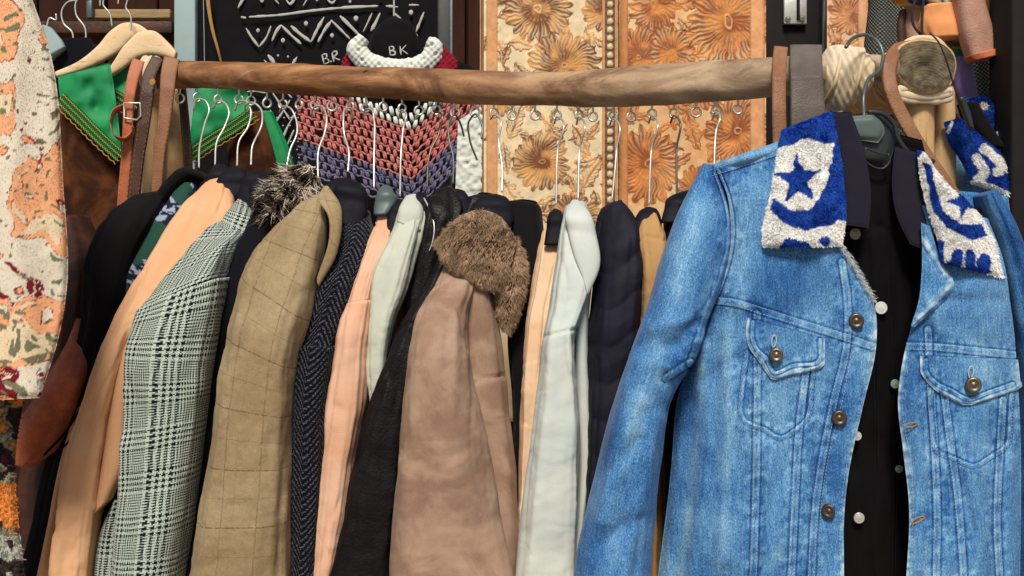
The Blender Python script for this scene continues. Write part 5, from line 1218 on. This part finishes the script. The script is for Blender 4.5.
letters([[(389, 47), (390, 51), (390, 55)], [(389, 47), (393, 46.5), (394, 49), (390, 51)], [(390, 51), (395, 51.5), (395, 54.5), (390, 55)], [(400, 46), (400.5, 50), (401, 55)], [(406, 45), (403, 48.5), (401, 50.5)], [(402, 50), (405, 52), (408, 54)]], 1.5); g.build('painted_letters', MAT['paint'], nf)
g = Geo(); wire(g, [(394, -12), (394, 4), (394, 18)], 2.33, .0022, k=12); g.build('stem', MAT['metal'], t)
t = thing('lace_cloth', 'white lace cloth hanging under the right end of the crochet', 'cloth', P(470, 150, 2.3))
g = Geo(); sheet(g, [(458, 120), (456, 170), (454, 230)], [(484, 104), (485, 170), (485, 230)], 2.245, thick=.006, step=1.5, disp=lambda x, y: .004*fbm(x*.25, y*.25, 0, 5, 2)); g.build('drape', MAT['whiteyarn'], t)

# ================================================================== brocade coats behind the log
def flower(px, py, cx, cy, R, n=18, rot=0., k=1.):
    """layered chrysanthemum: returns (inside, line weight)"""
    dx, dy = px-cx, (py-cy)*k; r = np.hypot(dx, dy); a = np.arctan2(dy, dx)+rot+.08*np.sin(r*.15)
    rr = r/R*(1+.08*vn(px*.12, py*.12, 0, int(cx)))
    edge = .80+.20*np.abs(np.cos(a*n*.5))
    ins = rr < edge
    ln = np.abs(np.sin(a*n*.5))                           # 0 on petal borders
    w = np.exp(-(ln*rr*R/n*1.5/1.1)**2)*(rr > .14)
    ln2 = np.abs(np.sin(a*n*.5+np.pi/2)); w = np.maximum(w, np.exp(-(ln2*rr*R/n*1.5/.8)**2)*(rr > .38)*(rr < .9)*.9)
    ln3 = np.abs(np.sin(a*n)); w = np.maximum(w, np.exp(-(ln3*rr*R/n*.9/.6)**2)*(rr > .62)*.65)
    w = np.maximum(w, np.exp(-((rr-edge+.04)*R/1.3)**2)); w = np.maximum(w, np.exp(-((rr-.14)*R/1.5)**2)); w = np.maximum(w, (rr < .07)*1.)
    return ins, np.where(ins, w, 0.), rr
def leaf(px, py, cx, cy, ln, wd, ang):
    u = (px-cx)*math.cos(ang)+(py-cy)*math.sin(ang); v = -(px-cx)*math.sin(ang)+(py-cy)*math.cos(ang)
    h = wd*np.clip(1-(u/ln)**2, 0, 1)*(1+.15*np.sin(u*.9))
    ins = (np.abs(u) < ln) & (np.abs(v) < h)
    w = np.maximum(np.exp(-((np.abs(v)-h)/1.1)**2), np.exp(-(v/.9)**2)); w = np.maximum(w, np.exp(-(np.sin((u-np.abs(v)*.9)*.9)/.45)**2)*.7)
    return ins, np.where(ins, w, 0.)
def brocade(flowers, leaves, bands, ground, gold, dark, warm=None, fill=.17):
    rb = np.random.default_rng(len(flowers)*7+len(leaves)); x0_, x1_ = bands[0][0], bands[-1][1]
    leaves = [(rb.uniform(x0_, x1_), rb.uniform(-10, 230), rb.uniform(8, 17), rb.uniform(3, 6.5), rb.uniform(0, 3.14)) for k in range(46)]+leaves
    def pat(px, py):
        x = px+1.1*vn(px*.2, py*.2, 0, 7)+2.2*vn(px*.07, py*.07, 0, 27); y = py+1.1*vn(px*.2, py*.2, 4, 9)+2.2*vn(px*.07, py*.07, 4, 29)
        ins = np.zeros(np.shape(px), bool); w = np.zeros(np.shape(px))
        for a in leaves:
            i, q = leaf(x, y, *a); ins |= i; w = np.where(i, q, w)
        for f in flowers:
            i, q, rr = flower(x, y, *f); ins |= i; w = np.where(i, q, w)
        return ins, w
    def col(px, py):
        ins, w = pat(px, py); n = fbm(px*.3, py*.3, 0, 17, 2)[..., None]; big = fbm(px*.03, py*.025, 0, 19, 2)
        o = np.ones(np.shape(px)+(3,))*ground*(1+.12*n)
        if warm is not None: wm = np.clip((big+.25)*1.9, 0, 1)[..., None]; o = o*(1-wm*.55)+warm*wm*.55
        fillc = gold*(1+.25*n)
        fm = np.clip(fill+.3*n[..., 0]+.35*big, .05, .95)[..., None]
        o = np.where(ins[..., None], o*(1-fm)+fillc*fm, o)
        gl = np.clip(.72+1.4*vn(px*.11, py*.11, 0, 37), 0, 1)[..., None]; lw = np.clip(w*(1.25+.5*n[..., 0]), 0, 1)[..., None]; o = o*(1-lw)+(dark*gl+gold*(1-gl)*.95)*(1+.4*n)*lw
        for x0, x1, cb, bead in bands:
            b = (px > x0) & (px < x1); o = np.where(b[..., None], cb*(1+.15*n)*(1-.35*np.exp(-((px-x0)/1.2)**2)-.35*np.exp(-((px-x1)/1.2)**2))[..., None], o)
            if bead: q = np.abs(np.sin(py*np.pi/8.5))*np.exp(-((px-(x0+x1)/2)/3.2)**2); o = np.where((b & (q > .42))[..., None], c3(214, 196, 160), o); o = np.where((b & (q < .42) & (np.abs(px-(x0+x1)/2) < 5))[..., None], c3(112, 72, 42), o)
        return o
    def disp(px, py):
        ins, w = pat(px, py); d = .0016*ins-.0020*w
        for x0, x1, cb, bead in bands:
            b = (px > x0) & (px < x1); d = np.where(b, .002, d)
            if bead: d = d+np.where(b, .004*np.abs(np.sin(py*np.pi/8.5))*np.exp(-((px-(x0+x1)/2)/3.2)**2), 0)
        return d+.006*np.sin(px*.05)
    return col, disp
def brocade_coat(label, x0, x1, Y, spec, bottom=470, group='brocade coats behind the log'):
    col, disp = brocade(*spec); t = thing('brocade_coat', label, 'coat', P((x0+x1)/2, -20, Y), group)
    g = Geo(); sheet(g, [(x0, -16), (x0, 100), (x0, 232)], [(x1, -16), (x1, 100), (x1, 232)], Y, thick=.006, step=.85, er=3, ea=.004, col=col, disp=disp, wr=.004, edges=(1, 1, 0, 0)); g.build('front', MAT['vcs'], t)
    g = Geo(); loft(g, [(x0+2, -16), (x0+2, 120), (x0+2, 420)], [(x1-2, -16), (x1-2, 120), (x1-2, 420)], Y+.05, .032, step=6, col=lambda px, py: np.ones(np.shape(px)+(3,))*spec[3]); g.build('back', MAT['vcs'], t)
CRM, GLD, DRK, TRIM = c3(234, 212, 172), c3(212, 150, 80), c3(122, 68, 26), c3(216, 158, 108)
brocade_coat('cream brocade coat with brown gold chrysanthemums and trim bands, left of the beaded band', 480, 618, 2.24, (
    [(538, 8, 36, 20, .2, 1.), (565, 66, 36, 22, 0., .98), (541, 160, 30, 20, .1, 1.), (606-4, 12, 20, 14, .4, 1.), (500, 100, 16, 12, 0., 1.), (575, 218, 26, 18, 0., 1.)],
    [(520, 45, 15, 7, .05), (516, 120, 22, 8, -1.2), (500, 46, 12, 6, 1.2), (582, 140, 18, 7, 1.1), (578, 110, 14, 6, .5), (592, 175, 18, 7, -.9), (512, 195, 20, 8, .9), (533, 212, 18, 7, -.7), (590, 40, 14, 6, 1.3), (505, 160, 16, 6, 1.4), (522, 72, 12, 6, .9), (588, 100, 10, 5, -.5), (508, 12, 12, 6, -.6)],
    [(480.5, 484, c3(150, 104, 62), 0), (486, 498, TRIM, 0), (602, 618, TRIM, 1)], CRM, GLD, DRK))
brocade_coat('orange and cream brocade coat with large orange blossoms, right of the beaded band', 619, 766, 2.30, (
    [(655, 5, 26, 16, 0., .9), (640, 56, 28, 18, .3, .9), (672, 52, 24, 14, .1, .8), (728, 22, 42, 22, .2, .8), (648, 165, 34, 20, 0., .85), (738, 130, 34, 20, .2, .85), (700, 190, 24, 16, 0., 1.), (700, 90, 22, 14, .5, 1.), (752, 190, 24, 16, .4, 1.)],
    [(690, 30, 16, 8, .9), (700, 60, 16, 7, .7), (692, 130, 22, 8, 1.2), (680, 160, 14, 6, -.6), (676, 108, 16, 7, .5), (716, 150, 16, 7, -1.), (690, 2, 14, 7, -.3), (628, 110, 16, 7, 1.3), (624, 10, 14, 6, 1.2)],
    [(619, 628, c3(202, 140, 88), 0), (750, 765, c3(226, 164, 112), 0)], c3(230, 200, 152), c3(210, 130, 58), c3(150, 76, 26), c3(214, 140, 80), .34))
brocade_coat('narrow strip of peach brocade coat at the top right behind the black lock stile', 827, 868, 2.2, (
    [(850, 14, 22, 14, .2, 1.), (842, 60, 20, 14, .2, 1.), (850, 130, 22, 14, 0., 1.)], [(836, 36, 14, 6, 1.2), (860, 40, 12, 5, -.8)], [(858, 868, c3(222, 168, 124), 0)], c3(232, 190, 148), c3(214, 146, 92), c3(150, 84, 46)))
# black stile with its lock
t = thing('black_stile', 'black painted door stile with a steel lock plate behind the right of the log', 'door frame', P(795, 200, 2.4))
g = Geo(); box(g, 764, 822, -40, 300, 2.36, .05); g.build('stile', MAT['blackpaint'], t)
g = Geo(); box(g, 784, 807, -10, 24, 2.345, .012); lk = g.build('lock_plate', MAT['metal'], t)
g = Geo(); box(g, 797, 800, -10, 20, 2.341, .003, .0006); g.build('slot', MAT['blackpaint'], lk)
for x_, y_ in ((788, 19), (802, 18)):
    g = Geo(); button(g, x_, y_, 2.342, 3, prof=DOM); g.build('bolt', MAT['darkmetal'], lk)
g = Geo(); wire(g, [(825, -20), (824, 20), (823, 60), (822, 110)], 2.33, .0035, k=20); g.build('edge_bar', MAT['darkmetal'], t)

# ================================================================== right end: lashings, straps, bags
t = thing('cross_log', 'thick log end with grey end grain pointing at the viewer at the right', 'log', P(925, 95, 1.6))
g = Geo(); c0 = P(925, 66, 1.60); a = np.arange(48)*2*np.pi/48; rx = .043*(1+.07*np.cos(2*a+.6)+.04*np.sin(3*a)+.02*vn(a*2, 0, 0, 3)); ys = np.linspace(1.60, 2.0, 30)
V = np.stack([np.stack([c0[0]+rx*np.cos(a)*s_, np.full(48, y), c0[2]+rx*np.sin(a)*s_], -1) for y, s_ in zip(np.r_[1.598, ys], np.r_[.93, np.ones(30)])])
V = V+.002*fbm(V[..., 0]*30, V[..., 1]*10, V[..., 2]*30, 3)[..., None]*np.array([1, 0, 1]); g.add(V.reshape(-1, 3), [gridfaces(31, 48, True)[:, ::-1]]); cl0 = g.build('log', MAT['pole'], t)
g = Geo(); rr_ = np.linspace(0.02, .935, 24); V = np.stack([np.stack([c0[0]+rx*np.cos(a)*q, 1.5975+.0015*vn(np.cos(a)*q*6, np.sin(a)*q*6, 0, 4), c0[2]+rx*np.sin(a)*q], -1) for q in rr_]); g.add(V.reshape(-1, 3), [gridfaces(24, 48, True)])
en = g.build('end_face', MAT['endgrain'], cl0)
# end grain rings need the centre of the log: shift the texture origin with an object-space mesh
def wrap(label, name, rings, mat='twine', grp=None):
    t = thing(name, label, 'lashing', rings[0][0], grp); g = Geo()
    for cpt, rx_, rz_, yv, r in rings:
        a = np.linspace(0, 2*np.pi, 60, endpoint=False); k = rng.uniform(0, 9)
        w = 1+.05*vn(np.cos(a)*2+k, np.sin(a)*2, 0, 3)
        tube(g, np.stack([cpt[0]+rx_*np.cos(a)*w, cpt[1]+yv*np.sin(a+k)*.3+0*a, cpt[2]+rz_*np.sin(a)*w], -1), r*(1+.25*vn(np.cos(a)*3+k, np.sin(a)*3, 0, 5)), 9, closed=True, sq=.8)
    g.build('cloth_strips', MAT[mat], t)
c1 = P(925, 66, 1.64)
wrap('cream cotton strips bound round the log end at the right, above the twin poles', 'end_lashing', [(c1+[-.002*k, .011*k, -.001*k+.001*(k % 2)], .0425, .043, .010, .0042) for k in range(7)]+[(P(922, 92, 1.608), .040, .006, .01, .007), (P(924, 97, 1.61), .038, .006, .01, .006), (P(920, 88, 1.61), .041, .010, .012, .005)])
# cloth wrapped along the rail beside the hanger hook
t = thing('rail_lashing', 'cream cloth strips wound round the rail behind the hanger hook', 'lashing', P(842, 95, 1.64)); g = Geo()
wr_ = [(821, 58), (826, 50), (836, 45), (848, 46), (860, 50), (867, 58)]; wb_ = [(822, 95), (826, 104), (836, 112), (848, 108), (860, 99), (868, 90)]
loft(g, wr_, wb_, [float(RX(q[0]))-.002 for q in wr_], [.030, .034, .037, .037, .035, .03], n=90, step=.8, p=1., wr=.006, wf=30, seed=12, disp=lambda x, y: .0014*np.sin((x*1.0+y*.28)*.6+3*vn(x*.05, y*.07, 0, 3))+.0008*np.sin((x*.8-y*.35)*1.1))
for k in range(3):
    a = np.linspace(0, 2*np.pi, 50, endpoint=False); x_ = 830+k*13; y = float(RX(x_)); c0_ = P(x_, 77, y); r_ = .040+.003*vn(a*2, k*3., 0, 5)
    tube(g, np.stack([c0_[0]+(-1)**k*.011*np.sin(a+k*.3), c0_[1]+r_*np.cos(a), c0_[2]+r_*np.sin(a)], -1), .0026*(1+.3*vn(a*3, k, 0, 7)), 9, closed=True)
g.build('wound_strips', MAT['twine'], t)
lpole('left of the twin peeled poles under the log end at the right', (918, 88), (912, gy(1.66)), 30, 42, 1.64, seed=5)
lpole('right of the twin peeled poles under the log end at the right', (942, 88), (952, gy(1.69)), 24, 38, 1.67, seed=6)
strap('brown leather strap curving over the log end and down past the black shirt', [(912, 46), (897, 50), (889, 66), (891, 90), (903, 118), (921, 148), (944, 182), (965, 215)], [12, 14, 14, 14, 13, 14, 15, 14], [1.64, 1.575, 1.555, 1.55, 1.545, 1.54, 1.535, 1.53], 'leathertan', thick=.005)
strap('pinkish brown leather strap with pale edges, left of the grey strap by the denim collar', [(781, 47), (780, 56), (779, 80), (779, 110), (780, 150), (780, 200)], [14, 14, 14, 14, 14, 14], [1.67, 1.61, 1.60, 1.60, 1.595, 1.59], 'leathertan')
strap('wide grey leather strap hanging over the rail above the painted collar', [(806, 45), (806, 60), (807, 85), (808, 116), (810, 150), (812, 200)], [32, 33, 34, 36, 36, 34], [1.64, 1.585, 1.577, 1.577, 1.572, 1.57], 'leathergrey')
# second jacket behind
J2 = thing('plush_collar_jacket', 'second denim jacket with a blue and white plush collar, behind at the right edge', 'jacket', P(975, 110, 1.68))
g = Geo(); loft(g, [(945, 150), (960, 200), (985, 260), (990, 400), (990, 590)], [(1000, 130), (1018, 190), (1032, 260), (1040, 400), (1044, 590)], [1.72, 1.69, 1.68, 1.68, 1.68], .04, seed=83, fold=.008, col=lambda px, py: np.stack([.5+.2*fbm(px*.06, py*.04), 0*px, 0*px], -1)); g.build('body', MAT['denim'], J2)
def collar2(px, py):
    x, y = wob(px, py, 1.3)
    w = (pdist(x, y, [(976, 158), (984, 172), (978, 182)])[0] < 5) | (pdist(x, y, [(984, 148), (996, 160), (1008, 168)])[0] < 5) | (pdist(x, y, [(974, 182), (990, 186), (1006, 194)])[0] < 3.2) | (np.hypot(x-998, y-172) < 5) | (pdist(x, y, [(952, 122), (948, 132)])[0] < 1.5)
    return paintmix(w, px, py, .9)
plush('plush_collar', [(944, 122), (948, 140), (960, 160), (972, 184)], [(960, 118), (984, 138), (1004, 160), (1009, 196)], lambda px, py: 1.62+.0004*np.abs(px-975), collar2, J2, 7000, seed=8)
def collar3(px, py):
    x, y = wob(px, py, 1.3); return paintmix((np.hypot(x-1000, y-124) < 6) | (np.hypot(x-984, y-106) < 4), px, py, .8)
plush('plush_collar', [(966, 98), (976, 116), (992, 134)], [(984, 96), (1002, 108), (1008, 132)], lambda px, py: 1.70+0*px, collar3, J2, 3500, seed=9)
g = Geo(); loft(g, [(958, 104), (964, 122), (980, 146)], [(976, 104), (990, 126), (1006, 150)], 1.68, .02, seed=3); g.build('lining', MAT['black'], J2)
t = thing('string_hanger', 'thin dark hook running past the log end down to the jacket behind', 'hanger', P(962, 130, 1.6)); g = Geo()
wire(g, [(930, 33, 1.575), (937, 40, 1.572), (944, 54, 1.57), (950, 72, 1.575), (956, 92, 1.585), (962, 104, 1.59)], 1.58, .0013, k=40); g.build('hook', MAT['cord'], t)
g = Geo(); loft(g, [(957, 98), (962, 112), (968, 128)], [(964, 97), (970, 112), (974, 130)], 1.59, .006, wr=.0005); g.build('clip', MAT['plastic'], t)
# bags and cloths hanging at the top right
t = thing('dark_mesh_bag', 'dark ribbed knit bag hanging behind the hook at the top right', 'bag', P(888, 60, 2.0))
g = Geo(); loft(g, [(872, -12), (868, 30), (866, 90), (868, 160)], [(912, -12), (918, 40), (918, 90), (916, 160)], 2.0, .05, seed=5, fold=.01); g.build('pouch', MAT['greyknit'], t)
t = thing('orange_pouch', 'peach cloth pouch with a black cord above the log end', 'pouch', P(940, 36, 1.8))
g = Geo(); loft(g, [(924, 6), (920, 16), (918, 28), (924, 40)], [(952, 4), (958, 12), (960, 30), (958, 38)], 1.74, .018, seed=6, wr=.012, wf=26, p=.6); g.build('pouch', MAT['orange'], t)
g = Geo(); wire(g, [(918, -6, 1.72), (912, 12, 1.72), (914, 26, 1.72), (922, 36, 1.72)], 1.72, .0022, k=20); wire(g, [(924, -6), (922, 20), (922, 36)], 1.712, .0022, k=20); g.build('cord', MAT['cord'], t)
t = thing('brown_pouch', 'small brown leather pouch left of the peach cloth pouch', 'pouch', P(912, 40, 1.84))
g = Geo(); loft(g, [(908, 6), (902, 22), (904, 44)], [(926, 4), (928, 24), (926, 46)], 1.86, .02, seed=7); g.build('pouch', MAT['leatherpink'], t)
g = Geo(); loft(g, [(900, 10), (897, 26), (899, 48)], [(906, 10), (905, 26), (907, 48)], 1.85, .006); g.build('side_strip', MAT['leatherdk'], t)
t = thing('scrap_bundle', 'bundle of patterned cloth, gold, blue and green, at the top above the pouches', 'cloth', P(920, 6, 1.85))
def colscrap(px, py):
    n = vn(px*.09, py*.12, 0, 5); o = np.where((n > .2)[..., None], c3(186, 120, 44), c3(190, 164, 120)); o = np.where((n < -.15)[..., None], c3(36, 42, 92), o); o = np.where((px > 944)[..., None], np.where((vn(px*.2, py*.2, 0, 8) > 0)[..., None], c3(44, 120, 76), c3(196, 186, 150)), o); return o
g = Geo(); loft(g, [(884, -16), (890, -4), (904, 6)], [(958, -16), (958, 0), (950, 12)], 1.84, .03, seed=8, col=colscrap, fold=.02); g.build('cloth', MAT['print_'], t)
t = thing('pink_bag', 'dusty pink leather bag with a rust bottom edge at the top right', 'bag', P(978, 60, 1.78))
g = Geo(); loft(g, [(952, -14), (956, 10), (962, 40), (968, 60)], [(978, -14), (984, 10), (992, 36), (996, 54)], 1.72, .02, seed=9, p=.6); pb = g.build('body', MAT['leatherpink'], t)
g = Geo(); loft(g, [(966, 57), (967, 60), (969, 63)], [(995, 50), (997, 53), (996, 57)], 1.712, .02, n=30, p=.6, wr=.001); g.build('bottom_edge', MAT['leatherrust'], pb)
t = thing('patterned_scarf', 'narrow green and grey printed scarf between peach pouch and pink bag', 'scarf', P(956, 56, 1.8))
def colsc(px, py):
    n = vn(px*.16, py*.16, 0, 15); o = np.where((n > 0)[..., None], c3(148, 134, 108), c3(84, 80, 68)); o = np.where((np.abs(py-54) < 5)[..., None], c3(44, 128, 86), o); return o
g = Geo(); loft(g, [(942, 32), (946, 44), (956, 60)], [(960, 30), (964, 44), (968, 60)], 1.78, .012, seed=3, col=colsc); g.build('cloth', MAT['print_'], t)
t = thing('lilac_knit', 'fuzzy lilac knit scarf hanging right of the log end', 'scarf', P(964, 60, 1.76))
g = Geo(); loft(g, [(954, 58), (954, 80), (960, 110)], [(970, 58), (974, 80), (978, 110)], 1.76, .015, seed=4, wr=.006, wf=60); g.build('drape', MAT['purple'], t)
t = thing('grey_knit_scarf', 'grey ribbed knit scarf hanging under the pink leather bag', 'scarf', P(985, 60, 1.85))
g = Geo(); loft(g, [(968, 54), (972, 90), (984, 150)], [(996, 44), (1002, 90), (1010, 150)], 1.82, .02, seed=5, fold=.01); g.build('drape', MAT['greyknit'], t)
t = thing('carved_panel', 'dark brown rough carved panel behind the bags at the top right', 'panel', P(1000, 200, 2.2))
g = Geo(); sheet(g, [(868, -30), (868, 200)], [(1050, -30), (1050, 200)], 2.3, thick=.04, step=3, disp=lambda x, y: .03*np.clip(fbm(x*.06, y*.06, 0, 3), -.2, 1)); g.build('panel', MAT['leatherbrn'], t)
t = thing('black_post', 'black painted upright post at the right edge', 'post', P(1020, 300, 1.62))
g = Geo(); box(g, 1011, 1052, -60, gy(1.64)-3, 1.64, .08, .006); g.build('shaft', MAT['blackpaint'], t)
